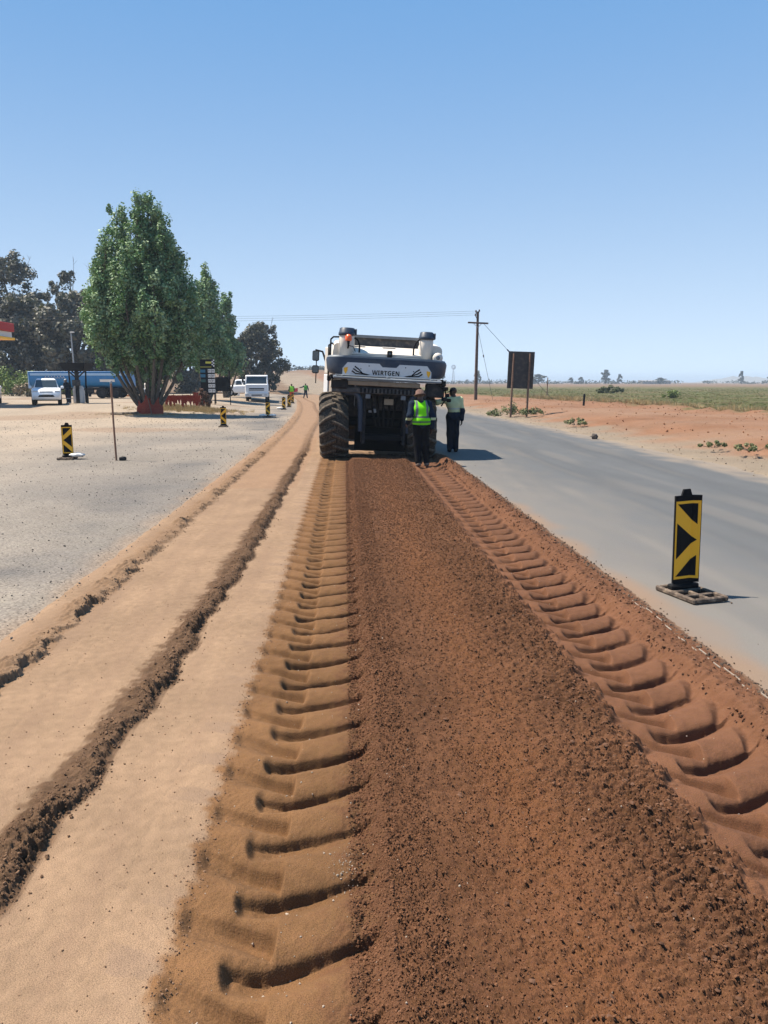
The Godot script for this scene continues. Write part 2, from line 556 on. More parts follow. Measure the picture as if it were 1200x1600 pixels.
func strip_colour(u: float, d: float) -> Color:
	var p := n_patch.get_noise_2d(u * 1.2, d * 1.2)
	var b := n_big.get_noise_2d(u * 3.0, d)
	var m := n_mid.get_noise_2d(u * 0.8 + 9.0, d * 0.8)
	var low := n_low.get_noise_2d(u, d)
	var tan_c := Color(0.435, 0.290, 0.184) * (1.0 + 0.12 * p + 0.09 * m + 0.05 * n_fine.get_noise_2d(u * 0.5, d * 0.5))
	# damper and drier patches, streaked along the road
	var streak := n_patch.get_noise_2d(u * 4.0 + 20.0, d * 0.35)
	tan_c = tan_c.lerp(Color(0.36, 0.235, 0.155), clampf(0.5 * streak + 0.12, 0.0, 0.65))
	if u < -0.9 and d > 14.0: tan_c = tan_c.lerp(Color(0.42, 0.255, 0.155), 0.5)
	var ochre := Color(0.272, 0.143, 0.066) * (1.0 + 0.14 * p + 0.10 * m)
	var red := Color(0.160, 0.076, 0.040) * (1.0 + 0.20 * p + 0.16 * m)
	red = red.lerp(Color(0.210, 0.092, 0.043), clampf(0.9 * exp(-pow((u - 0.75 + 0.1 * b) / 0.28, 2.0)) + 0.3 * b, 0.0, 1.0))
	var rust := Color(0.235, 0.110, 0.060) * (1.0 + 0.12 * p + 0.08 * m)
	var c := tan_c
	if u < -0.9:
		var e := u + 2.20 + 0.035 * low
		c = c.lerp(Color(0.32, 0.20, 0.12), sstep(-0.34, -0.10, e) * (1.0 - sstep(0.03, 0.07, e)) * (0.75 + 0.25 * m))
		var w := u + windrow(d) + 0.04 * low
		if d > 22.0: w += 0.10 * sin((d - 22.0) * 0.22)
		c = c.lerp(Color(0.165, 0.098, 0.058) * (1.0 + 0.3 * m), sstep(-0.26, -0.17, w + 0.05 * m) * (1.0 - sstep(0.02, 0.06, w)) * (1.0 - 0.5 * sstep(16.0, 30.0, d)))
	if d < RUT_END:
		var k := sstep(-0.66, -0.60, u + 0.03 * m + 0.02 * sin(d * TAU / PITCH))
		# faint damp prints of the tyre edge on the pale layer
		var pq := fposmod((d + 0.10 + 0.3 * u + 0.01 * m) / PITCH, 1.0)
		c = c.lerp(Color(0.33, 0.225, 0.16), 0.45 * sstep(0.0, 0.05, pq) * sstep(0.42, 0.34, pq) * sstep(-0.86, -0.76, u + 0.05 * low + 0.03 * m) * clampf(0.6 + 1.2 * p, 0.0, 1.0))
		c = c.lerp(ochre, k)
		c = c.lerp(red, sstep(-0.17, 0.13, u + 0.10 * m + 0.06 * p))
		c = c.lerp(rust, sstep(1.40, 1.56, u + 0.05 * m))
		c = c.lerp(Color(0.20, 0.095, 0.055), sstep(2.2, 2.5, u) * (0.6 + 0.4 * m))
		c = c.lerp(Color(0.36, 0.24, 0.16), sstep(2.5, 2.66, u))
	c.a = 1.0
	return c

func build_strip() -> void:
	var U0 := -2.85
	var U1 := 2.95
	var bands := [[1.5, 3.7, 0.0058, 0.0, 928], [3.7, 8.0, 0.0085, 0.0, 464], [8.0, 21.0, 0.017, 0.0, 232], [21.0, 125.0, 0.10, 0.006, 116]]
	var me := ArrayMesh.new()
	var mi := 0
	for bd in bands:
		var ds := rows_between(bd[0], bd[1], bd[2], bd[3])
		var n: int = bd[4]
		var wide := n + 1
		var rows := ds.size()
		var vs := PackedVector3Array(); vs.resize(rows * wide)
		var cs := PackedColorArray(); cs.resize(rows * wide)
		var offs := PackedFloat32Array()
		for c in wide: offs.append(skew(U0 + (U1 - U0) * c / n))
		var k := 0
		for r in rows:
			var d: float = ds[r]
			var bx := bend(d)
			for c in wide:
				var u := U0 + (U1 - U0) * c / n
				var e := d + offs[c]
				vs[k] = Vector3(u + bx, strip_height(u, e), -e)
				cs[k] = strip_colour(u, e) if (c % 2 == 0 or n < 400) else cs[k - 1]
				k += 1
			if r == rows - 1 and mi < 3:
				for c in range(1, wide - 1, 2):
					vs[r * wide + c] = (vs[r * wide + c - 1] + vs[r * wide + c + 1]) * 0.5
		grid_mesh(vs, cs, rows, wide, me)
		mi += 1
	structure("worked_road_strip", me, M.strip)

# ---------------------------------------------------------------- loose stones
func rock_mesh(sd: int, flat := 1.0) -> ArrayMesh:
	var b := MB.new()
	var r := RandomNumberGenerator.new()
	r.seed = sd
	var g := (1.0 + sqrt(5.0)) / 2.0
	var ps := [Vector3(-1, g, 0), Vector3(1, g, 0), Vector3(-1, -g, 0), Vector3(1, -g, 0), Vector3(0, -1, g), Vector3(0, 1, g), Vector3(0, -1, -g), Vector3(0, 1, -g), Vector3(g, 0, -1), Vector3(g, 0, 1), Vector3(-g, 0, -1), Vector3(-g, 0, 1)]
	for i in 12:
		ps[i] = ps[i].normalized() * r.randf_range(0.36, 0.62) * Vector3(1, flat, 1)
	for f in [[0, 11, 5], [0, 5, 1], [0, 1, 7], [0, 7, 10], [0, 10, 11], [1, 5, 9], [5, 11, 4], [11, 10, 2], [10, 7, 6], [7, 1, 8], [3, 9, 4], [3, 4, 2], [3, 2, 6], [3, 6, 8], [3, 8, 9], [4, 9, 5], [2, 4, 11], [6, 2, 10], [8, 6, 7], [9, 8, 1]]:
		b.tri_out(ps[f[0]], ps[f[1]], ps[f[2]], Vector3.ZERO)
	return b.done()

func scatter(called: String, label: String, category: String, mesh: Mesh, spots: Array) -> void:
	# spots: [position, size, colour, tilt]
	var mm := MultiMesh.new()
	mm.transform_format = MultiMesh.TRANSFORM_3D
	mm.use_colors = true
	mm.mesh = mesh
	mm.instance_count = spots.size()
	for i in spots.size():
		var s = spots[i]
		var bs := Basis(Vector3.UP, rng.randf() * TAU) * Basis(Vector3.RIGHT, s[3] * rng.randf_range(-1, 1)) * Basis(Vector3.FORWARD, s[3] * rng.randf_range(-1, 1))
		bs = bs.scaled_local(Vector3(s[1] * rng.randf_range(0.7, 1.3), s[1] * rng.randf_range(0.7, 1.2), s[1] * rng.randf_range(0.7, 1.3)))
		mm.set_instance_transform(i, Transform3D(bs, s[0]))
		mm.set_instance_color(i, s[2])
	var o := MultiMeshInstance3D.new()
	o.name = numbered(called)
	o.multimesh = mm
	o.material_override = M.stone
	add_child(o)
	tag(o, label, category, "", "stuff")

func build_stones() -> void:
	var rockA := rock_mesh(1)
	var rockB := rock_mesh(2, 0.75)
	var flake := rock_mesh(5, 0.28)
	var spots := []
	# crumbs of the loosened middle
	for i in 120000:
		var d := 1.5 + 17.3 * pow(rng.randf(), 1.9)
		var u := rng.randf_range(0.02, 1.50)
		if rng.randf() < 0.35: u = rng.randf_range(0.0, 0.35)
		var s := 0.0028 + 0.009 * pow(rng.randf(), 7.0) + d * 0.0009
		var t := rng.randf_range(0.75, 1.35)
		spots.append([Vector3(u, strip_height(u, d) + s * 0.12, -d), s, Color(0.180 * t, 0.086 * t, 0.046 * t), 3.0])
	scatter("soil_crumbs", "loose red-brown crumbs covering the middle of the worked strip", "soil", rockA, spots)
	spots = []
	for i in 3000:
		var d := 1.7 + 16.0 * pow(rng.randf(), 1.6)
		var u := 1.52 - absf(rng.randfn(0.0, 0.20))
		if rng.randf() < 0.25: u = rng.randf_range(0.5, 1.5)
		var s := rng.randf_range(0.007, 0.022)
		var t := rng.randf_range(0.7, 1.25)
		spots.append([Vector3(u, strip_height(u, d) + 0.002, -d), s, Color(0.165 * t, 0.088 * t, 0.055 * t), 0.45])
	scatter("soil_flakes", "flaky torn crust along the right side of the loosened middle", "soil", flake, spots)
	# clods down the steep side of the two windrows
	spots = []
	for i in 6500:
		var d := 2.2 + 20.0 * pow(rng.randf(), 1.8)
		var u := -windrow(d) + rng.randfn(-0.06, 0.06)
		if rng.randf() < 0.22: u = -2.20 + rng.randfn(0.0, 0.05)
		elif rng.randf() < 0.04: u = -windrow(d) + rng.randf_range(0.0, 0.14)
		u -= 0.05 * n_low.get_noise_2d(u, d)
		var s := 0.004 + 0.019 * pow(rng.randf(), 4.0)
		var t := rng.randf_range(0.7, 1.4)
		spots.append([Vector3(u, strip_height(u, d) + s * 0.15, -d), s, Color(0.21 * t, 0.125 * t, 0.075 * t), 3.0])
	for i in 4200:
		var d := 2.0 + 14.0 * pow(rng.randf(), 1.7)
		var u := -windrow(d) - 0.04 * n_low.get_noise_2d(-windrow(d), d) - 0.022 * n_mid.get_noise_2d(-windrow(d), d) + rng.randfn(0.0, 0.018)
		if rng.randf() < 0.3: u = -2.20 - 0.035 * n_low.get_noise_2d(-2.2, d) - 0.035 * n_mid.get_noise_2d(-2.2, d) - 0.03 * sin(d * TAU / 0.36) + rng.randfn(0.02, 0.02)
		var s := 0.005 + 0.014 * pow(rng.randf(), 3.0)
		var t := rng.randf_range(0.7, 1.3)
		spots.append([Vector3(u, strip_height(u, d) + s * 0.1, -d), s, Color(0.20 * t, 0.12 * t, 0.072 * t), 3.0])
	scatter("windrow_clods", "brown clods lying on the long ridge between the pale lanes", "soil", rockB, spots)
	# crumbs along the left track's edge and over the pale layer
	spots = []
	for i in 5200:
		var d := 1.6 + 9.0 * pow(rng.randf(), 1.6)
		var u := rng.randf_range(-2.1, -0.6)
		var edge := rng.randf() < 0.35
		if edge: u = -0.61 + rng.randfn(0.0, 0.03)
		var s := 0.002 + 0.007 * pow(rng.randf(), 5.0) + (0.002 if edge else 0.0)
		var t := rng.randf_range(0.6, 1.25)
		spots.append([Vector3(u, strip_height(u, d) + s * 0.2, -d), s, Color(0.33 * t, 0.20 * t, 0.125 * t), 3.0])
	scatter("pale_crumbs", "small tan crumbs sprinkled over the smooth pale layer", "soil", rockA, spots)
	# pale quartz chips in the tracks
	spots = []
	for i in 1100:
		var d := 1.6 + 7.0 * pow(rng.randf(), 1.5)
		var u := rng.randf_range(-0.55, 0.2)
		if rng.randf() < 0.35: u = rng.randf_range(0.2, 2.4)
		if rng.randf() < 0.10:
			u = -0.02 + rng.randfn(0.0, 0.035); d = 2.83 + rng.randfn(0.0, 0.06)
		var s := 0.003 + 0.010 * pow(rng.randf(), 4.0)
		var t := rng.randf_range(0.6, 1.1)
		spots.append([Vector3(u, strip_height(u, d) + s * 0.15, -d), s, Color(0.56 * t, 0.46 * t, 0.36 * t), 3.0])
	scatter("pale_chips", "pale stone chips in the tyre tracks", "stones", rockB, spots)
	# crumbs along the bank beside the sealed lane
	spots = []
	for i in 3800:
		var d := 2.6 + 15.0 * pow(rng.randf(), 1.2)
		var u := 2.50 + rng.randfn(0.0, 0.07)
		var k := rng.randf()
		if k < 0.35: u = rng.randf_range(2.22, 2.5)
		elif k < 0.37: u = 2.5 + 1.2 * pow(rng.randf(), 2.5)
		var s := 0.005 + 0.018 * pow(rng.randf(), 3.0) + 0.0006 * d
		if k >= 0.35 and k < 0.37: s *= 0.6
		var t := rng.randf_range(0.6, 1.4)
		var c := Color(0.17 * t, 0.125 * t, 0.095 * t) if u > 2.48 else Color(0.20 * t, 0.10 * t, 0.058 * t)
		spots.append([Vector3(u, maxf(strip_height(u, d), 0.002) + s * 0.15, -d), s, c, 3.0])
	scatter("bank_rubble", "dark rubble and red crumbs along the edge of the sealed lane", "rubble", rockA, spots)
	# loose chips on the old surface to the left
	spots = []
	for i in 5200:
		var d := 4.0 + 40.0 * pow(rng.randf(), 1.8)
		var x := -2.5 - 14.0 * pow(rng.randf(), 1.4)
		var s := 0.006 + 0.02 * pow(rng.randf(), 5.0) + 0.0005 * d
		var t := rng.randf_range(0.5, 1.3)
		var c := Color(0.20 * t, 0.18 * t, 0.16 * t)
		if rng.randf() < 0.12: c = Color(0.05, 0.045, 0.04)
		spots.append([Vector3(x, terrain(x, -d) + 0.004 + s * 0.12, -d), s, c, 3.0])
	scatter("road_chips", "loose grey chips on the old dusty surface", "stones", rockB, spots)
	# stones and clods on the red verge
	spots = []
	for i in 5200:
		var d := 12.0 + 60.0 * pow(rng.randf(), 1.3)
		var u := 9.4 + 11.0 * rng.randf()
		if rng.randf() < 0.45: u = 19.5 + 1.2 * n_big.get_noise_2d(0.0, -d * 2.0) + rng.randfn(0.0, 0.7)
		elif rng.randf() < 0.4: u = rng.randf_range(8.3, 10.4)
		var s := 0.012 + 0.07 * pow(rng.randf(), 4.0)
		if u < 10.5: s *= 0.5
		var t := rng.randf_range(0.6, 1.2)
		var c := Color(0.36 * t, 0.17 * t, 0.095 * t) if u > 10.4 else Color(0.33 * t, 0.26 * t, 0.20 * t)
		var x := u + bend(d)
		spots.append([Vector3(x, maxf(terrain(x, -d), 0.003) + s * 0.1, -d), s, c, 3.0])
	scatter("verge_stones", "red clods and stones strewn over the bare verge", "stones", rockA, spots)

# ---------------------------------------------------------------- ground sheets
func ground_colour(x: float, z: float) -> Color:
	var d := -z
	var u := x - bend(d)
	var p := n_patch.get_noise_2d(x * 0.35, z * 0.35)
	var b := n_big.get_noise_2d(x, z)
	var f := n_patch.get_noise_2d(x * 1.7 + 30.0, z * 1.7)
	var earth := Color(0.385, 0.200, 0.115) * (1.0 + 0.18 * p + 0.12 * f)
	earth = earth.lerp(Color(0.45, 0.275, 0.18), clampf(0.5 + 0.9 * b, 0.0, 1.0))
	var shoulder := Color(0.43, 0.345, 0.255) * (1.0 + 0.12 * p)
	var grass := Color(0.150, 0.165, 0.062) * (1.0 + 0.35 * p + 0.2 * f)
	grass = grass.lerp(Color(0.275, 0.205, 0.115), clampf(0.18 + 1.4 * n_big.get_noise_2d(x * 0.5, z * 1.4) + 0.5 * p, 0.0, 0.9))
	var dry := Color(0.30, 0.205, 0.135) * (1.0 + 0.12 * b + 0.1 * p)
	var c: Color
	if u > 0.0:
		c = shoulder.lerp(earth, sstep(9.6, 11.2, u + 0.8 * p))
		var edge := 19.5 + 1.2 * n_big.get_noise_2d(0.0, z * 2.0)
		c = c.lerp(grass, sstep(edge - 0.3, edge + 0.6, u + 0.9 * f))
		c = c.lerp(dry, sstep(190.0, 300.0, d + 60.0 * b))
	else:
		c = Color(0.40, 0.26, 0.17) * (1.0 + 0.15 * p)
		c = c.lerp(dry, sstep(86.0, 105.0, d + 5.0 * p))
	c = c.lerp(Color(0.26, 0.165, 0.11) * (1.0 + 0.15 * b), sstep(260.0, 420.0, d) * sstep(60.0, 0.0, x - 0.06 * d))
	c.a = 1.0
	return c

func ground_y(x: float, z: float) -> float:
	var d := -z
	var u := x - bend(d)
	var y := terrain(x, z)
	# the bed below the road sheets and the forecourt
	var bed := sstep(8.75, 8.3, u) * sstep(-66.0, -62.0, x) * sstep(101.0, 97.0, d)
	if u > -3.5: bed = sstep(8.75, 8.3, u) * sstep(127.0, 123.0, d)
	return y - 0.30 * bed - 0.012

func forecourt_colour(x: float, z: float) -> Color:
	var d := -z
	var u := x - bend(d)
	var p := n_patch.get_noise_2d(x * 0.3, z * 0.22)
	var f := n_patch.get_noise_2d(x * 1.6, z * 1.1)
	var b := n_big.get_noise_2d(x * 1.5, z * 0.7)
	var g := Color(0.362, 0.322, 0.278) * (1.0 + 0.10 * p + 0.07 * f)
	var dust := Color(0.53, 0.435, 0.335) * (1.0 + 0.08 * p)
	var k := sstep(-5.0, -11.0, u + 1.6 * b) * 0.75 + sstep(24.0, 44.0, d) * 0.5 + 0.2 * p
	var c := g.lerp(dust, clampf(k, 0.0, 1.0))
	# dark tyre-polished bitumen showing through close to the cut edge
	var worn_k := exp(-pow((u + 3.45 + 0.6 * b) / 0.55, 2.0)) * clampf(0.35 + 1.6 * n_big.get_noise_2d(20.0, z * 1.8), 0.0, 1.0)
	c = c.lerp(Color(0.17, 0.165, 0.165), clampf(worn_k * (0.8 + 0.6 * f), 0.0, 0.85))
	c = c.lerp(Color(0.21, 0.20, 0.195), clampf((b - 0.06) * 2.0, 0.0, 0.5) * sstep(-8.0, -4.0, u))
	c = c.lerp(Color(0.40, 0.275, 0.19), clampf((n_big.get_noise_2d(x * 0.6 + 50.0, z * 0.9) - 0.12) * 2.4, 0.0, 0.6) * sstep(-4.5, -7.0, u))
	c = c.lerp(Color(0.46, 0.33, 0.23), sstep(-2.85, -2.5, u + 0.1 * f) * 0.7)
	c.a = 1.0
	return c

func asphalt_colour(x: float, z: float) -> Color:
	var d := -z
	var u := x - bend(d)
	var p := n_patch.get_noise_2d(x * 0.5, z * 0.1)
	var s := n_patch.get_noise_2d(u * 1.3 + 70.0, z * 0.12)
	var f := n_patch.get_noise_2d(x * 2.0, z * 0.8)
	var b := n_big.get_noise_2d(x * 2.0, z * 0.8)
	var c := Color(0.186, 0.192, 0.197) * (1.0 + 0.06 * p + 0.04 * f)
	# wheel paths and the dust between them
	var path := exp(-pow((u - 4.9) / 0.42, 2.0)) + exp(-pow((u - 6.9) / 0.45, 2.0))
	c = c.lerp(Color(0.135, 0.142, 0.150), clampf(path * (0.4 + 0.6 * s), 0.0, 0.6))
	c = c.lerp(Color(0.33, 0.30, 0.265), clampf(0.65 * sstep(5.2, 2.6, u + 0.7 * b + 0.4 * f) + clampf(s * 0.6 - 0.10, 0.0, 0.3), 0.0, 0.8))
	c = c.lerp(Color(0.42, 0.27, 0.17), 0.75 * sstep(2.95, 2.5, u + 0.35 * b + 0.15 * f))
	c = c.lerp(Color(0.40, 0.33, 0.26), sstep(7.7, 8.7, u + 0.5 * b + 0.3 * f))
	c.a = 1.0
	return c

func build_ground() -> void:
	var gd := rows_between(-8.0, 12.0, 0.8, 0.0)
	gd += rows_between(12.0, 3600.0, 0.3, 0.011).slice(1)
	structure("ground", sheet(gd, 270, func(d: float) -> float: return -40.0 - 0.85 * maxf(d, 0.0), func(d: float) -> float: return 26.0 + 0.85 * maxf(d, 0.0), ground_y, ground_colour), M.ground)
	var fd := rows_between(-2.0, 100.0, 0.07, 0.006)
	structure("forecourt", sheet(fd, 190, func(d: float) -> float: return -3.2 - 30.0 * sstep(-3.0, 12.0, d) - 0.42 * maxf(d, 0.0) * 0.75, func(d: float) -> float: return -2.36 + bend(d), func(x: float, z: float) -> float: return terrain(x, z) + 0.006 * n_patch.get_noise_2d(x, z) - 0.04 * sstep(-2.85, -2.45, x - bend(-z)), forecourt_colour), M.forecourt)
	var ad := rows_between(-2.0, 125.0, 0.06, 0.006)
	structure("sealed_road", sheet(ad, 110, func(d: float) -> float: return 2.44 + bend(d), func(d: float) -> float: return 8.75 + 0.25 * n_big.get_noise_1d(d * 3.0) + 0.12 * n_patch.get_noise_1d(d * 4.0) + bend(d), func(x: float, z: float) -> float: return 0.004 * n_patch.get_noise_2d(x, z * 0.3), asphalt_colour), M.asphalt)
	# broken remains of the painted edge line on the cut edge
	var lb := MB.new()
	var d0 := 3.2
	while d0 < 6.2:
		var ln := rng.randf_range(0.06, 0.22)
		var w := rng.randf_range(0.004, 0.009)
		var u := 2.455 + 0.008 * n_mid.get_noise_1d(d0)
		var du := 0.02
		lb.box(Vector3(u + w * 0.5 + du, maxf(strip_height(u + du, d0 + ln * 0.5), 0.0) + 0.004, -d0 - ln * 0.5), Vector3(w, 0.012, ln), 0.004)
		d0 += ln + rng.randf_range(0.0, 0.06)
	var ln_o := part("painted_edge_line", lb, worn(Color(0.24, 0.20, 0.165), 0.8, 0.3, 0.2))
	ln_o.set_meta("kind", "structure")

# ---------------------------------------------------------------- scene
func _ready() -> void:
	# camera
	var cam := Camera3D.new()
	cam.name = "camera"
	cam.fov = 67.3
	cam.near = 0.05
	cam.far = 6000.0
	add_child(cam)
	cam.position = Vector3(0, 1.9, 0)
	cam.rotation_degrees = Vector3(-9.586, -2.858, 0)
	cam.current = true
	# sky and exposure
	var sky_m := ProceduralSkyMaterial.new()
	sky_m.sky_top_color = Color(0.245, 0.435, 0.62)
	sky_m.sky_horizon_color = Color(0.64, 0.70, 0.755)
	sky_m.sky_curve = 0.16
	sky_m.ground_horizon_color = Color(0.40, 0.37, 0.34)
	sky_m.ground_bottom_color = Color(0.35, 0.28, 0.22)
	sky_m.sun_angle_max = 12.0
	sky_m.sky_energy_multiplier = 1.0
	var sky := Sky.new()
	sky.sky_material = sky_m
	var env := Environment.new()
	env.background_mode = Environment.BG_SKY
	env.sky = sky
	env.tonemap_mode = Environment.TONE_MAPPER_LINEAR
	env.tonemap_exposure = 2.08
	env.ambient_light_source = Environment.AMBIENT_SOURCE_SKY
	env.sdfgi_enabled = true
	env.ssao_enabled = true
	env.ssil_enabled = true
	env.fog_enabled = true
	env.fog_density = 0.00042
	env.fog_light_color = Color(0.52, 0.57, 0.62)
	var we := WorldEnvironment.new()
	we.name = "world_environment"
	we.environment = env
	add_child(we)
	# sun: high on the left, a little ahead of the camera
	var sun := DirectionalLight3D.new()
	sun.name = "sun"
	sun.light_energy = 1.6
	sun.light_color = Color(1.0, 0.955, 0.89)
	sun.light_angular_distance = 0.5
	sun.shadow_enabled = true
	add_child(sun)
	sun.look_at_from_position(Vector3.ZERO, Vector3(cos(deg_to_rad(61.0)), -sin(deg_to_rad(61.0)), 0.16), Vector3.UP)

	rng.seed = 20240607
	n_low = noise(2.2, FastNoiseLite.TYPE_SIMPLEX_SMOOTH, 1, 2)
	n_mid = noise(13.0, FastNoiseLite.TYPE_SIMPLEX_SMOOTH, 1, 4)
	n_fine = noise(42.0, FastNoiseLite.TYPE_SIMPLEX_SMOOTH, 1, 6)
	n_grain = noise(85.0, FastNoiseLite.TYPE_SIMPLEX, 1, 7)
	n_patch = noise(1.0, FastNoiseLite.TYPE_SIMPLEX_SMOOTH, 1, 9)
	n_big = noise(0.12, FastNoiseLite.TYPE_SIMPLEX_SMOOTH, 2, 12)
	make_materials()
	build_ground()
	build_strip()
	build_things()
	build_stones()

# ---------------------------------------------------------------- trees
func leaves(centre_list: Array, size: float, cols: Array, per: int, sd: int) -> ArrayMesh:
	# centre_list: [centre, radius Vector3]; small leaf faces spread through every clump
	var r := RandomNumberGenerator.new()
	r.seed = sd
	var n := centre_list.size() * per
	var vs := PackedVector3Array(); vs.resize(n * 4)
	var ns := PackedVector3Array(); ns.resize(n * 4)
	var cs := PackedColorArray(); cs.resize(n * 4)
	var ids := PackedInt32Array(); ids.resize(n * 6)
	var k := 0
	for c in centre_list:
		var o: Vector3 = c[0]
		var rad: Vector3 = c[1]
		var tone: Color = cols[r.randi() % cols.size()]
		for i in per:
			var dir := Vector3(r.randfn(), r.randfn(), r.randfn()).normalized()
			var p := o + dir * rad * pow(r.randf(), 0.45)
			var nrm := (dir + Vector3(r.randfn(), r.randfn() + 0.5, r.randfn()) * 0.7).normalized()
			var a := nrm.cross(Vector3(r.randfn(), r.randfn(), r.randfn())).normalized()
			var b := nrm.cross(a)
			var s := size * r.randf_range(0.6, 1.3)
			var t: Color = tone.lerp(cols[r.randi() % cols.size()], 0.4) * r.randf_range(0.8, 1.25)
			t.a = 1.0
			var q := k * 4
			vs[q] = p - a * s * 0.5
			vs[q + 1] = p + b * s * 0.32
			vs[q + 2] = p + a * s * 0.55 + nrm * s * 0.12
			vs[q + 3] = p - b * s * 0.32
			for e in 4:
				ns[q + e] = nrm
				cs[q + e] = t
			var j := k * 6
			ids[j] = q; ids[j + 1] = q + 1; ids[j + 2] = q + 2
			ids[j + 3] = q; ids[j + 4] = q + 2; ids[j + 5] = q + 3
			k += 1
	var arr := []
	arr.resize(Mesh.ARRAY_MAX)
	arr[Mesh.ARRAY_VERTEX] = vs
	arr[Mesh.ARRAY_NORMAL] = ns
	arr[Mesh.ARRAY_COLOR] = cs
	arr[Mesh.ARRAY_INDEX] = ids
	var me := ArrayMesh.new()
	me.add_surface_from_arrays(Mesh.PRIMITIVE_TRIANGLES, arr)
	return me

func poplar(label: String, at: Vector3, stems: Array, per: int, leaf: float, sd: int, clump := 0.42, stem_r := 0.13) -> Node3D:
	# stems: [angle, spread at two thirds, top height, foliage start]
	var o := thing("poplar_tree", label, "tree", at, 0.0, "poplars at the edge of the forecourt")
	var r := RandomNumberGenerator.new()
	r.seed = sd
	var b := MB.new()
	var cl := []
	for s in stems:
		var dir := Vector3(cos(s[0]), 0, sin(s[0]))
		var pts := []
		var rad := []
		var top: float = s[2]
		for k in 9:
			var t := k / 8.0
			var out: float = s[1] * (1.0 - pow(1.0 - t, 1.9)) + 0.18 * sin(t * 5.0 + s[0] * 3.0) * t
			if t > 0.7: out -= s[1] * 0.25 * (t - 0.7) / 0.3
			pts.append(dir * (0.16 + out) + Vector3(0, top * t, 0))
			rad.append(lerpf(stem_r, 0.015, pow(t, 0.8)))
		b.tube(pts, rad, 7)
		# twigs and clumps up the stem
		var start: float = s[3]
		var h := start
		while h < top + 0.15:
			var t := h / top
			var i := mini(int(t * 8.0), 7)
			var p: Vector3 = pts[i].lerp(pts[i + 1], clampf(t * 8.0 - i, 0.0, 1.2))
			var full := sstep(start - 0.4, start + top * 0.22, h) * (1.0 - 0.60 * sstep(top * 0.75, top, h))
			var cnt := 1 + int(3.2 * full)
			for c in cnt:
				var a := r.randf() * TAU
				var off := Vector3(cos(a), 0, sin(a)) * (0.12 + 0.75 * full * sqrt(r.randf())) + Vector3(0, r.randf_range(-0.15, 0.3), 0)
				var sz := clump * r.randf_range(0.65, 1.25) * (0.55 + 0.55 * full)
				cl.append([p + off, Vector3(sz * 0.85, sz * 1.25, sz * 0.85)])
				if r.randf() < 0.5: b.tube([p - Vector3(0, 0.35, 0), p + off], [0.022, 0.006], 4, false)
			h += 0.36 * r.randf_range(0.75, 1.25)
	part("trunk", b, M.bark, o)
	put("crown", leaves(cl, leaf, [Color(0.115, 0.215, 0.085), Color(0.17, 0.26, 0.125), Color(0.080, 0.16, 0.060), Color(0.24, 0.31, 0.18), Color(0.28, 0.38, 0.20)], per, sd), M.leaf, o)
	return o

func broad_tree(called: String, label: String, group: String, at: Vector3, h: float, w: float, cols: Array, per: int, leaf: float, sd: int, low := 0.2, lumps := 26, bare := 0) -> Node3D:
	var o := thing(called, label, "tree", at, 0.0, group)
	var r := RandomNumberGenerator.new()
	r.seed = sd
	var b := MB.new()
	var cl := []
	var lean := Vector3(r.randf_range(-0.06, 0.06), 0, r.randf_range(-0.06, 0.06)) * h
	var fork := Vector3(0, h * (low + 0.12), 0) + lean * 0.3
	b.tube([Vector3(0, -0.2, 0), fork * 0.5, fork, Vector3(0, h * 0.72, 0) + lean], [0.035 * h, 0.027 * h, 0.022 * h, 0.006 * h], 7)
	for i in lumps:
		var t := pow(r.randf(), 0.85)
		var hh := lerpf(low, 0.96, t)
		var env := sin(PI * clampf((hh - low + 0.10) / (1.12 - low), 0.0, 1.0))
		var a := i * 2.4 + r.randf() * 0.8
		var rr := w * 0.5 * env * sqrt(r.randf_range(0.15, 1.0))
		var p := Vector3(cos(a) * rr, hh * h, sin(a) * rr) + lean * hh
		var sz := w * r.randf_range(0.11, 0.20)
		cl.append([p, Vector3(sz, sz * r.randf_range(0.7, 1.05), sz)])
		# a few satellites make the outline uneven
		for q in 3:
			var s2 := sz * r.randf_range(0.35, 0.6)
			cl.append([p + Vector3(r.randfn(), r.randfn() * 0.8 + 0.3, r.randfn()).normalized() * sz * 1.05, Vector3(s2, s2, s2)])
		if i % 2 == 0:
			var root := fork.lerp(Vector3(0, h * 0.7, 0) + lean, clampf(hh - 0.35, 0.0, 0.9))
			b.tube([root, root.lerp(p, 0.55) - Vector3(0, sz * 0.3, 0), p], [0.012 * h, 0.007 * h, 0.003 * h], 5, false)
	for i in bare:
		var a := r.randf() * TAU
		var p0 := Vector3(cos(a) * w * 0.2, h * r.randf_range(0.65, 0.85), sin(a) * w * 0.2)
		var p1 := p0 + Vector3(cos(a) * w * 0.25, h * r.randf_range(0.12, 0.28), sin(a) * w * 0.25)
		b.tube([p0, p0.lerp(p1, 0.5) + Vector3(0.1, 0.1, 0), p1], [0.05, 0.03, 0.012], 4, false)
		for q in 4:
			var m := p0.lerp(p1, r.randf_range(0.3, 0.9))
			b.tube([m, m + Vector3(r.randfn() * 0.5, r.randf_range(0.2, 0.9), r.randfn() * 0.5)], [0.022, 0.008], 4, false)
	part("trunk", b, M.bark, o)
	put("crown", leaves(cl, leaf, cols, per, sd + 1), M.leaf, o)
	return o

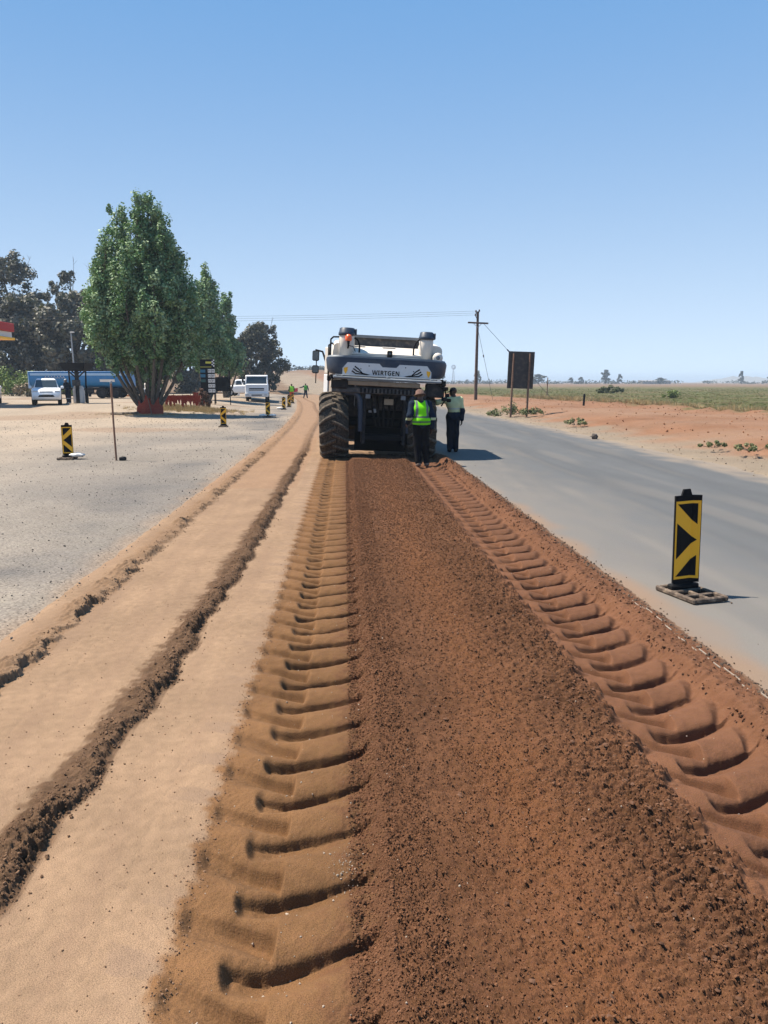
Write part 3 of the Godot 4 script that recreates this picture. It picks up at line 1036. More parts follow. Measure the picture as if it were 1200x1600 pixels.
func shrub(called: String, label: String, category: String, at: Vector3, h: float, w: float, cols: Array, count: int, leaf: float, sd: int, group := "") -> Node3D:
	var o := thing(called, label, category, at, 0.0, group)
	var r := RandomNumberGenerator.new()
	r.seed = sd
	var b := MB.new()
	var cl := []
	for i in 14:
		var a := r.randf() * TAU
		var rr := w * 0.5 * sqrt(r.randf())
		var p := Vector3(cos(a) * rr, h * r.randf_range(0.15, 0.9) * (1.0 - 0.45 * rr / (w * 0.5)), sin(a) * rr)
		var s := minf(w * 0.22, h * 0.35) * r.randf_range(0.6, 1.2)
		cl.append([p, Vector3(s, s * 0.9, s)])
		b.tube([Vector3(cos(a), 0, sin(a)) * rr * 0.25 + Vector3(0, -0.03, 0), p], [0.012 * h + 0.004, 0.004], 4, false)
	part("stem", b, M.bark, o)
	put("foliage", leaves(cl, leaf, cols, count, sd), M.leaf, o)
	return o

func grass_field(called: String, label: String, spots: Array, cols: Array) -> void:
	# tufts of blades, one shared tuft mesh
	var b := MB.new()
	var r := RandomNumberGenerator.new()
	r.seed = 77
	for i in 26:
		var a := r.randf() * TAU
		var p := Vector3(cos(a), 0, sin(a)) * 0.32 * sqrt(r.randf())
		var tip := p * 1.7 + Vector3(r.randfn() * 0.12, r.randf_range(0.5, 1.0), r.randfn() * 0.12)
		var side := Vector3(sin(a * 3.0), 0, cos(a * 3.0)) * 0.028
		b.tri(p - side, p + side, tip)
	var me := b.done()
	var mm := MultiMesh.new()
	mm.transform_format = MultiMesh.TRANSFORM_3D
	mm.use_colors = true
	mm.mesh = me
	mm.instance_count = spots.size()
	for i in spots.size():
		var s = spots[i]
		mm.set_instance_transform(i, Transform3D(Basis(Vector3.UP, rng.randf() * TAU).scaled_local(Vector3(s[1] * rng.randf_range(0.9, 1.6), s[1] * rng.randf_range(0.6, 1.2), s[1] * rng.randf_range(0.9, 1.6))), s[0]))
		var c: Color = cols[rng.randi() % cols.size()] * rng.randf_range(0.8, 1.2)
		c.a = 1.0
		mm.set_instance_color(i, c)
	var o := MultiMeshInstance3D.new()
	o.name = numbered(called)
	o.multimesh = mm
	o.material_override = M.leaf
	add_child(o)
	tag(o, label, "grass", "", "stuff")

func build_plants() -> void:
	# the big poplar: a fan of stems
	var st := []
	var tops := [11.7, 11.6, 11.4, 10.9, 10.6, 10.2, 9.4, 8.3, 11.2, 9.9, 9.0, 7.6, 6.9, 10.6, 9.0, 10.0, 8.5, 7.5, 7.0, 6.4]
	var angs := [0.0, 0.3, -0.5, 0.1, -1.0, 0.5, -0.2, 0.3, 3.1, 3.45, 2.8, 3.2, 2.7, 1.57, 1.9, -1.6, -1.3, 1.1, 0.0, 3.6]
	var outs := [0.15, 0.8, 0.9, 1.6, 1.3, 2.0, 2.3, 2.6, 1.35, 1.9, 2.4, 3.0, 3.2, 1.0, 2.0, 1.2, 2.0, 2.4, 2.9, 2.6]
	for i in tops.size():
		st.append([angs[i], outs[i] * 0.9, tops[i], 1.8 + 0.4 * float(i % 3) + (0.5 if outs[i] > 2.2 else 0.0)])
	poplar("tall dense green poplar with a fan of stems, red netting round its foot", Vector3(-11.05, 0.0, -44.6), st, 100, 0.15, 5)
	var st2 := []
	for i in 8:
		st2.append([i * 0.85, 0.35 + 0.16 * i, 10.7 - 0.75 * i, 2.4])
	poplar("slimmer poplar behind the price board, second tallest", Vector3(-11.55, 0.36, -66.0), st2, 70, 0.21, 6, 0.5)
	var st3 := []
	for i in 6:
		st3.append([i * 1.15 + 0.5, 0.3 + 0.18 * i, 9.4 - 0.8 * i, 2.2])
	poplar("slim poplar standing rightmost of the green row", Vector3(-11.5, 0.4, -76.0), st3, 70, 0.23, 8, 0.5)
	# grey-green gums behind the forecourt
	var gum := [Color(0.105, 0.102, 0.078), Color(0.14, 0.13, 0.10), Color(0.075, 0.076, 0.058), Color(0.17, 0.155, 0.12)]
	var G := "grey gum trees behind the forecourt"
	broad_tree("gum_tree", "tall dark gum tree at the left edge above the canopy", G, Vector3(-46.5, 0.3, -112.0), 18.5, 8.5, gum, 95, 0.42, 21, 0.30, 26, 3)
	broad_tree("gum_tree", "tall thin-crowned gum rising above the others left of the poplar", G, Vector3(-38.6, 0.3, -114.0), 17.0, 7.0, gum, 75, 0.42, 22, 0.42, 18, 4)
	broad_tree("gum_tree", "narrow ragged gum top beside the big poplar", G, Vector3(-35.8, 0.3, -118.0), 17.6, 4.6, gum, 70, 0.42, 23, 0.40, 18, 3)
	broad_tree("gum_tree", "low rounded dark gum behind the blue trailer's front", G, Vector3(-41.5, 0.3, -104.0), 11.2, 10.0, gum, 150, 0.48, 24, 0.02, 48, 0)
	broad_tree("gum_tree", "broad bushy gum behind the black canopy stand", G, Vector3(-34.6, 0.3, -103.0), 12.2, 10.0, gum, 150, 0.48, 25, 0.02, 48, 0)
	broad_tree("gum_tree", "dense gum half hidden behind the poplar's left side", G, Vector3(-28.5, 0.3, -106.0), 11.0, 10.0, gum, 150, 0.48, 26, 0.02, 46, 0)
	broad_tree("gum_tree", "dense dark gum behind the left edge of the forecourt", G, Vector3(-49.5, 0.3, -103.0), 11.5, 11.0, gum, 150, 0.48, 27, 0.02, 48, 0)
	broad_tree("gum_tree", "low gum showing through the stems of the big poplar", G, Vector3(-21.5, 0.3, -112.0), 9.0, 9.0, gum, 110, 0.40, 28, 0.04, 28, 0)
	var olive := [Color(0.085, 0.080, 0.050), Color(0.11, 0.10, 0.065), Color(0.062, 0.062, 0.042), Color(0.055, 0.055, 0.040)]
	broad_tree("gum_tree", "rounded gum with a loose top behind the white truck", G, Vector3(-13.4, 0.6, -122.0), 8.2, 8.0, olive, 130, 0.40, 31, 0.02, 34, 0)
	broad_tree("gum_tree", "loose open gum top rising behind the rounded gum", G, Vector3(-13.2, 0.6, -126.0), 10.6, 5.2, gum, 60, 0.42, 33, 0.45, 13, 2)
	shrub("leafy_bush", "bright green leafy bush below the dark gums at left", "bush", Vector3(-36.6, 0.35, -88.0), 3.6, 5.0, [Color(0.14, 0.20, 0.045), Color(0.10, 0.15, 0.035), Color(0.18, 0.22, 0.07)], 190, 0.24, 41)
	shrub("leafy_bush", "small green bush behind the blue trailer's left end", "bush", Vector3(-30.6, 0.35, -88.0), 3.2, 2.6, [Color(0.13, 0.17, 0.05), Color(0.10, 0.13, 0.04)], 90, 0.24, 42)
	shrub("brush_pile", "dry tan brush heap left of the blue trailer", "brush", Vector3(-33.0, 0.35, -84.0), 1.9, 4.6, [Color(0.22, 0.16, 0.10), Color(0.16, 0.12, 0.08), Color(0.12, 0.10, 0.06)], 160, 0.22, 43)
	shrub("dead_bush", "brown dead bush in front of the price board", "bush", Vector3(-9.35, 0.17, -52.0), 1.75, 0.85, [Color(0.11, 0.055, 0.035), Color(0.08, 0.045, 0.03), Color(0.14, 0.075, 0.05)], 130, 0.10, 44)
	var weed := [Color(0.12, 0.145, 0.06), Color(0.16, 0.17, 0.08), Color(0.10, 0.11, 0.05)]
	var V := "low weeds on the red verge"
	shrub("weed", "green weed round the foot of the sign's left post", "weed", Vector3(9.35, 0.16, -42.7), 0.65, 1.5, weed, 60, 0.09, 51, V)
	shrub("weed", "green weed at the foot of the sign's right post", "weed", Vector3(10.15, 0.20, -41.2), 0.45, 1.3, weed, 50, 0.09, 52, V)
	shrub("weed", "pale weed left of the road sign at the road edge", "weed", Vector3(8.55, 0.0, -44.3), 0.5, 1.2, weed, 50, 0.09, 57, V)
	shrub("weed", "grey-green weed between the road sign and the black post", "weed", Vector3(9.85, 0.12, -32.6), 0.32, 0.85, weed, 50, 0.07, 53, V)
	shrub("weed", "flat weed on the red verge right of centre", "weed", Vector3(10.05, 0.16, -20.6), 0.18, 0.75, weed, 50, 0.05, 54, V)
	shrub("weed", "flat weed at the right edge of the verge", "weed", Vector3(10.35, 0.2, -19.0), 0.20, 0.85, weed, 50, 0.05, 55, V)
	shrub("field_bush", "dark low bush in the green field", "bush", Vector3(36.97, 0.4, -107.0), 1.1, 3.2, [Color(0.06, 0.075, 0.03), Color(0.08, 0.09, 0.04)], 90, 0.25, 56)
	shrub("field_bush", "light green tuft bush in the middle of the field", "bush", Vector3(31.2, 0.4, -73.0), 0.9, 1.6, [Color(0.14, 0.18, 0.06), Color(0.18, 0.2, 0.08)], 60, 0.16, 58)
	# field grass
	var spots := []
	for i in 22000:
		var d := 24.0 + 150.0 * pow(rng.randf(), 1.35)
		var u := 19.8 + (6.0 + d * 0.55) * pow(rng.randf(), 1.2)
		var x := u + bend(d)
		if n_big.get_noise_2d(x * 0.8, d * 1.6) > 0.18: continue
		spots.append([Vector3(x, terrain(x, -d) - 0.03, -d), rng.randf_range(0.09, 0.20)])
	grass_field("field_grass", "short green and straw field grass beyond the red verge", spots, [Color(0.13, 0.145, 0.05), Color(0.17, 0.165, 0.065), Color(0.10, 0.12, 0.04), Color(0.26, 0.20, 0.11)])
	spots = []
	for i in 1100:
		var d := 26.0 + 60.0 * rng.randf()
		var u := 19.8 + absf(rng.randfn(0.0, 1.4)) + 1.2 * n_big.get_noise_2d(0.0, -d * 2.0)
		if n_patch.get_noise_1d(d * 0.35) < 0.0: continue
		var x := u + bend(d)
		spots.append([Vector3(x, terrain(x, -d) - 0.03, -d), rng.randf_range(0.18, 0.55)])
	for i in 900:
		var x := -9.9 + rng.randfn(0.0, 1.3)
		var d := 49.5 + rng.randfn(0.0, 1.3)
		spots.append([Vector3(x, terrain(x, -d) - 0.02, -d), rng.randf_range(0.12, 0.32)])
	for i in 420:
		var x := -11.2 + rng.randfn(0.0, 1.2)
		var d := 43.9 + rng.randfn(0.0, 0.45)
		spots.append([Vector3(x, terrain(x, -d) - 0.02, -d), rng.randf_range(0.05, 0.14)])
	grass_field("straw_grass", "dry straw-coloured grass tufts along the field edge and under the poplars", spots, [Color(0.36, 0.26, 0.14), Color(0.30, 0.21, 0.12), Color(0.42, 0.30, 0.16)])
	# far trees on the horizon
	var far := [Color(0.055, 0.060, 0.045), Color(0.075, 0.078, 0.058), Color(0.045, 0.05, 0.04)]
	var places := [
		[68.0, 10.0, 7.0, 560.0, "far tree with a square crown left of the power pole"],
		[51.0, 6.0, 6.0, 560.0, "low far tree at the machine's right side on the horizon"],
		[96.0, 9.0, 5.0, 560.0, "pale far tree between the power pole and the road sign"],
		[150.0, 9.0, 12.0, 600.0, "widest dark far tree right of the road sign"],
		[176.0, 6.0, 4.5, 600.0, "small far tree, first of the pair right of the road sign"],
		[184.0, 6.5, 4.5, 600.0, "small far tree, second of the pair right of the road sign"],
		[203.0, 13.0, 7.0, 600.0, "tallest far tree above the short black post"],
		[214.0, 9.0, 4.0, 600.0, "thin far tree just right of the tallest one"],
		[247.0, 6.0, 8.0, 600.0, "low far tree beside the long far roof"],
		[312.0, 12.0, 4.0, 600.0, "lone slender far tree with a tuft top on the horizon"],
		[336.0, 8.0, 6.0, 600.0, "far tree left of the wide clump on the right horizon"],
		[346.0, 9.5, 7.0, 600.0, "far tree in the middle of the right horizon clump"],
		[356.0, 7.0, 5.0, 600.0, "far tree at the end of the right horizon clump"],
		[410.0, 14.0, 12.0, 590.0, "tall spreading far tree on the right horizon"],
		[440.0, 4.0, 14.0, 590.0, "flat dark far thicket right of the spreading tree"]]
	var proto: Node3D = null
	for i in places.size():
		var p = places[i]
		var y := terrain(p[0], -p[3])
		if i < 3:
			var t := broad_tree("far_tree", p[4], "trees along the horizon", Vector3(p[0], y, -p[3]), p[1], p[2], far, 26, 1.1, 60 + i, 0.15, 14)
			if i == 2: proto = t
		else:
			var c := clone(proto, p[4], Vector3(p[0], y, -p[3]), i * 1.3, 1.0)
			c.scale = Vector3(p[2] / 5.0, p[1] / 11.5, p[2] / 5.0)
	# the low scrub that closes the horizon
	var cl := []
	for i in 260:
		var x := rng.randf_range(-80.0, 620.0)
		var d := rng.randf_range(620.0, 700.0)
		cl.append([Vector3(x, terrain(x, -d) + rng.randf_range(0.5, 2.0), -d), Vector3(rng.randf_range(2.0, 9.0), rng.randf_range(0.7, 2.6), 3.0)])
	for i in 90:
		var x := rng.randf_range(-75.0, 10.0)
		var d := rng.randf_range(400.0, 440.0)
		cl.append([Vector3(x, terrain(x, -d) + rng.randf_range(0.6, 2.6), -d), Vector3(rng.randf_range(1.5, 3.5), rng.randf_range(1.0, 2.2), 3.0)])
	var w := put("distant_scrub", leaves(cl, 1.4, far, 34, 90), M.leaf)
	tag(w, "far-off line of scrub and trees along the horizon", "scrub", "", "stuff")
	# far hill on the right
	var hb := MB.new()
	var ring := []
	for k in 3:
		var row := []
		for i in 25:
			var t := i / 24.0
			var hh: float = (0.25 + 0.75 * sin(PI * t)) * (0.8 + 0.35 * n_big.get_noise_1d(i * 13.0)) if k == 1 else 0.0
			if i == 0 or i == 24: hh = 0.0
			row.append(Vector3(820.0 + 185.0 * t, -3.0 + 22.0 * hh, -1750.0 + (k - 1) * 160.0))
		ring.append(row)
	hb.smooth(true)
	for k in 2:
		for i in 24:
			hb.quad(ring[k][i], ring[k][i + 1], ring[k + 1][i + 1], ring[k + 1][i])
	part("hill", hb, mat(Color(0.16, 0.15, 0.13), 0.95)).set_meta("kind", "structure")

# ---------------------------------------------------------------- people
func field_mesh(bones: Array, cell: float, k: float, b: MB, paint = null) -> void:
	# smooth union of tapered capsules [a, b, ra, rb], meshed as surface nets
	var lo := Vector3(1e9, 1e9, 1e9)
	var hi := -lo
	var big := 0.0
	for bn in bones:
		var r: float = maxf(bn[2], bn[3]) + 3.0 * cell
		for p in [bn[0], bn[1]]:
			lo = lo.min(p - Vector3.ONE * r)
			hi = hi.max(p + Vector3.ONE * r)
	var nx := int((hi.x - lo.x) / cell) + 2
	var ny := int((hi.y - lo.y) / cell) + 2
	var nz := int((hi.z - lo.z) / cell) + 2
	var f := PackedFloat32Array()
	f.resize(nx * ny * nz)
	f.fill(0.0)
	for bn in bones:
		var A: Vector3 = bn[0]
		var B: Vector3 = bn[1]
		var ra: float = bn[2]
		var rb: float = bn[3]
		var ab := B - A
		var l2 := maxf(ab.length_squared(), 1e-8)
		var m := maxf(ra, rb) + 4.0 / k + cell
		var l := ((A.min(B) - Vector3.ONE * m - lo) / cell).floor()
		var h := ((A.max(B) + Vector3.ONE * m - lo) / cell).ceil()
		for z in range(maxi(int(l.z), 0), mini(int(h.z), nz - 1) + 1):
			for y in range(maxi(int(l.y), 0), mini(int(h.y), ny - 1) + 1):
				var q := (z * ny + y) * nx
				for x in range(maxi(int(l.x), 0), mini(int(h.x), nx - 1) + 1):
					var p := lo + Vector3(x, y, z) * cell
					var t := clampf((p - A).dot(ab) / l2, 0.0, 1.0)
					f[q + x] += exp(-k * ((p - A - ab * t).length() - ra - (rb - ra) * t))
	var ids := {}
	var vs := PackedVector3Array()
	var nrm := PackedVector3Array()
	var corner := [0, 1, nx, nx + 1, nx * ny, nx * ny + 1, nx * ny + nx, nx * ny + nx + 1]
	var cpos := []
	for c in 8: cpos.append(Vector3(c & 1, (c >> 1) & 1, (c >> 2) & 1))
	var edges := [[0, 1], [2, 3], [4, 5], [6, 7], [0, 2], [1, 3], [4, 6], [5, 7], [0, 4], [1, 5], [2, 6], [3, 7]]
	for z in nz - 1:
		for y in ny - 1:
			var q := (z * ny + y) * nx
			for x in nx - 1:
				var i := q + x
				var s := 0
				for c in 8:
					if f[i + corner[c]] > 1.0: s += 1
				if s == 0 or s == 8: continue
				var sum := Vector3()
				var n := 0
				for e in edges:
					var va := log(maxf(f[i + corner[e[0]]], 1e-12))
					var vb := log(maxf(f[i + corner[e[1]]], 1e-12))
					if (va > 0.0) != (vb > 0.0):
						sum += cpos[e[0]].lerp(cpos[e[1]], va / (va - vb))
						n += 1
				ids[i] = vs.size()
				vs.append(lo + (Vector3(x, y, z) + sum / n) * cell)
	var tris := []
	for i in ids:
		var inside := f[i] > 1.0
		for ax in 3:
			var step: int = [1, nx, nx * ny][ax]
			var s1: int = [nx, nx * ny, 1][ax]
			var s2: int = [nx * ny, 1, nx][ax]
			if i + step >= f.size(): continue
			if inside == (f[i + step] > 1.0): continue
			var a = ids.get(i); var b1 = ids.get(i - s1); var c = ids.get(i - s1 - s2); var d = ids.get(i - s2)
			if a == null or b1 == null or c == null or d == null: continue
			if inside: tris.append_array([a, c, b1, a, d, c])
			else: tris.append_array([a, b1, c, a, c, d])
	b.st.set_smooth_group(0)
	for t in tris:
		var p := vs[t]
		if paint != null: b.col = paint.call(p)
		b.v(p)

func hand_bones(w: Vector3, fwd: Vector3, side: Vector3, palm_n: Vector3, curl := 0.5) -> Array:
	# w wrist, fwd along the palm, side towards the thumb, palm_n the way the palm faces
	var out := []
	var names := [[0.030, 0.085, 0.070], [0.010, 0.090, 0.078], [-0.010, 0.087, 0.072], [-0.029, 0.080, 0.056]]
	for n in names:
		var base: Vector3 = w + fwd * n[1] + side * n[0]
		out.append([w + side * n[0] * 0.55 + fwd * 0.012, base, 0.017, 0.0125])
		var d1 := (fwd + palm_n * curl * 0.6).normalized()
		var d2 := (fwd + palm_n * curl * 1.5).normalized()
		var d3 := (fwd + palm_n * curl * 2.6).normalized()
		var L: float = n[2]
		var j1 := base + d1 * L * 0.45
		var j2 := j1 + d2 * L * 0.32
		out.append([base, j1, 0.0105, 0.0095])
		out.append([j1, j2, 0.0095, 0.0088])
		out.append([j2, j2 + d3 * L * 0.25, 0.0088, 0.0075])
	var tb := w + fwd * 0.028 + side * 0.026
	var t1 := tb + (fwd * 0.7 + side * 0.6 + palm_n * 0.2).normalized() * 0.036
	out.append([w + fwd * 0.015 + side * 0.012, tb, 0.016, 0.0135])
	out.append([tb, t1, 0.0125, 0.0105])
	out.append([t1, t1 + (fwd * 0.95 + side * 0.1 + palm_n * 0.3).normalized() * 0.03, 0.0105, 0.009])
	return out

func limb(a: Vector3, b: Vector3, c: Vector3, r0: float, r1: float, r2: float) -> Array:
	return [[a, b, r0, r1], [b, c, r1, r2]]

func person(label: String, at: Vector3, turn: float, o_: Dictionary, group := "") -> Node3D:
	# joints in the figure's own frame; it faces -z
	var o := thing("person", label, "person", at, turn, group)
	var cell: float = o_.get("cell", 0.018)
	var hipL := Vector3(-0.088, 0.93, 0.0)
	var hipR := Vector3(0.088, 0.93, 0.0)
	var kneeL: Vector3 = o_.get("kneeL", Vector3(-0.105, 0.50, -0.02))
	var kneeR: Vector3 = o_.get("kneeR", Vector3(0.105, 0.50, -0.02))
	var footL: Vector3 = o_.get("footL", Vector3(-0.115, 0.085, 0.03))
	var footR: Vector3 = o_.get("footR", Vector3(0.115, 0.085, 0.03))
	var lean: Vector3 = o_.get("lean", Vector3.ZERO)
	var shL := Vector3(-0.185, 1.425, 0.0) + lean
	var shR := Vector3(0.185, 1.425, 0.0) + lean
	var elL: Vector3 = o_.elbowL
	var elR: Vector3 = o_.elbowR
	var wrL: Vector3 = o_.wristL
	var wrR: Vector3 = o_.wristR
	var neck := Vector3(0, 1.47, 0.0) + lean
	var head := Vector3(0, 1.635, -0.015) + lean * 1.15
	var hx := Basis(Vector3.UP, o_.get("look", 0.0)) * Basis(Vector3.RIGHT, o_.get("nod", -0.1))
	var legs := limb(hipL, kneeL, footL, 0.088, 0.062, 0.042) + limb(hipR, kneeR, footR, 0.088, 0.062, 0.042)
	var torso := [[Vector3(-0.06, 0.98, 0.0), Vector3(0.06, 0.98, 0.0), 0.115, 0.115], [Vector3(0, 1.02, 0), Vector3(0, 1.18, 0.0) + lean * 0.5, 0.125, 0.13], [Vector3(-0.07, 1.30, 0.0) + lean * 0.8, Vector3(0.07, 1.30, 0.0) + lean * 0.8, 0.118, 0.118], [shL, shR, 0.068, 0.068], [Vector3(0, 1.4, 0) + lean, neck, 0.085, 0.06]]
	var arms := limb(shL, elL, wrL, 0.056, 0.044, 0.031) + limb(shR, elR, wrR, 0.056, 0.044, 0.031)
	var neckb := [[neck, head + Vector3(0, -0.06, 0.02), 0.055, 0.052]]
	# the body itself, continuous from feet to neck
	var body := MB.new()
	field_mesh(legs + torso + arms + neckb, cell, 45.0, body)
	# head with jaw, nose, brow, ears
	var H := func(x: float, y: float, z: float) -> Vector3: return head + hx * Vector3(x, y, z)
	var hb := [[H.call(0, 0.03, 0.015), H.call(0, 0.025, -0.02), 0.086, 0.082], [H.call(0, -0.02, -0.03), H.call(0, -0.075, -0.055), 0.066, 0.045], [H.call(0, 0.005, -0.098), H.call(0, -0.030, -0.112), 0.009, 0.014],
		[H.call(-0.035, 0.028, -0.088), H.call(0.035, 0.028, -0.088), 0.012, 0.012], [H.call(-0.02, -0.062, -0.092), H.call(0.02, -0.062, -0.092), 0.009, 0.009],
		[H.call(-0.084, 0.015, 0.005), H.call(-0.086, -0.03, -0.002), 0.015, 0.010], [H.call(0.084, 0.015, 0.005), H.call(0.086, -0.03, -0.002), 0.015, 0.010], [head + Vector3(0, -0.06, 0.02), neck, 0.055, 0.055]]
	field_mesh(hb, maxf(0.007, cell * 0.4), 110.0, body)
	var handcell := maxf(0.0045, cell * 0.26)
	var fl := (wrL - elL).normalized()
	var fr := (wrR - elR).normalized()
	var pl: Vector3 = o_.get("palmL", Vector3(1, 0, 0))
	var pr: Vector3 = o_.get("palmR", Vector3(-1, 0, 0))
	pl = (pl - fl * pl.dot(fl)).normalized()
	pr = (pr - fr * pr.dot(fr)).normalized()
	field_mesh(hand_bones(wrL, fl, pl.cross(fl) * -1.0 if o_.get("flipL", false) else pl.cross(fl), pl, o_.get("curlL", 0.5)), handcell, 300.0, body)
	field_mesh(hand_bones(wrR, fr, fr.cross(pr), pr, o_.get("curlR", 0.5)), handcell, 300.0, body)
	part("body", body, M.skin, o)
	for s in [-1.0, 1.0]:
		var eb := MB.new()
		eb.lathe([Vector2(0, -0.011), Vector2(0.008, -0.007), Vector2(0.011, 0), Vector2(0.008, 0.007), Vector2(0, 0.011)], 8, Vector3.UP, H.call(0.031 * s, 0.008, -0.083))
		part("eye", eb, M.eye, o)
	# trousers
	var tb := MB.new()
	var fat := func(list: Array, add: float) -> Array:
		var out := []
		for q in list: out.append([q[0], q[1], q[2] + add, q[3] + add])
		return out
	field_mesh(fat.call(limb(hipL, kneeL, footL.lerp(kneeL, 0.06), 0.092, 0.070, 0.060) + limb(hipR, kneeR, footR.lerp(kneeR, 0.06), 0.092, 0.070, 0.060) + [[Vector3(-0.06, 0.98, 0.0), Vector3(0.06, 0.98, 0.0), 0.118, 0.118]], 0.014), cell, 45.0, tb, o_.trouser)
	part("trousers", tb, M.cloth, o)
	# jacket or shirt with sleeves
	var jb := MB.new()
	field_mesh(fat.call(torso.slice(1, 4) + [[Vector3(-0.06, 0.97, 0.0), Vector3(0.06, 0.97, 0.0), 0.118, 0.118]] + limb(shL, elL, wrL.lerp(elL, o_.get("cuff", 0.08)), 0.062, 0.052, 0.042) + limb(shR, elR, wrR.lerp(elR, o_.get("cuff", 0.08)), 0.062, 0.052, 0.042) + [[Vector3(0, 1.4, 0) + lean, neck - Vector3(0, 0.01, 0), 0.085, 0.058]], 0.015), cell, 45.0, jb, o_.shirt)
	part("shirt", jb, M.cloth, o)
	if o_.has("vest"):
		var vb := MB.new()
		field_mesh(fat.call([[Vector3(-0.07, 1.03, 0), Vector3(0.07, 1.03, 0), 0.118, 0.118], [Vector3(0, 1.05, 0), Vector3(0, 1.2, 0) + lean * 0.6, 0.130, 0.134], [Vector3(-0.075, 1.31, 0) + lean * 0.8, Vector3(0.075, 1.31, 0) + lean * 0.8, 0.120, 0.120], [Vector3(-0.13, 1.43, 0) + lean, Vector3(0.13, 1.43, 0) + lean, 0.060, 0.060]], 0.028), cell, 45.0, vb, o_.vest)
		part("safety_vest", vb, M.cloth, o)
	# boots
	for f in [footL, footR]:
		var bb := MB.new()
		field_mesh([[f + Vector3(0, -0.035, 0.035), f + Vector3(0, -0.042, -0.10), 0.045, 0.042], [f + Vector3(0, -0.05, -0.10), f + Vector3(0, -0.055, -0.155), 0.036, 0.03], [f + Vector3(0, 0.05, 0.0), f + Vector3(0, -0.03, 0.02), 0.055, 0.05]], maxf(0.012, cell * 0.8), 90.0, bb)
		part("boot", bb, o_.get("boot", M.rubber), o)
	# hat
	var c := head + hx * Vector3(0, 0.035, 0.0)
	var hat := MB.new()
	hat.xf = Transform3D(hx, c)
	if o_.get("hat", "") == "bucket":
		hat.lathe([Vector2(0, 0.095), Vector2(0.06, 0.092), Vector2(0.088, 0.070), Vector2(0.100, 0.012), Vector2(0.142, -0.035), Vector2(0.140, -0.041), Vector2(0.096, 0.004)], 18)
	elif o_.get("hat", "") == "cap":
		hat.lathe([Vector2(0, 0.088), Vector2(0.05, 0.083), Vector2(0.085, 0.05), Vector2(0.098, -0.005), Vector2(0.092, -0.008)], 18)
		hat.quad(Vector3(-0.075, 0.0, -0.06), Vector3(0.075, 0.0, -0.06), Vector3(0.055, -0.018, -0.175), Vector3(-0.055, -0.018, -0.175))
		hat.quad(Vector3(-0.075, -0.008, -0.06), Vector3(-0.055, -0.026, -0.175), Vector3(0.055, -0.026, -0.175), Vector3(0.075, -0.008, -0.06))
	else:
		hat.lathe([Vector2(0, 0.062), Vector2(0.06, 0.055), Vector2(0.088, 0.025), Vector2(0.092, -0.02), Vector2(0.088, -0.04)], 16)
	part("hat" if o_.has("hat") else "hair", hat, o_.get("hat_mat", M.black), o)
	return o

func plain(c: Color) -> Callable:
	return func(p: Vector3) -> Color: return c * (0.9 + 0.2 * absf(n_mid.get_noise_3d(p.x * 0.5, p.y * 0.5, p.z * 0.5)))

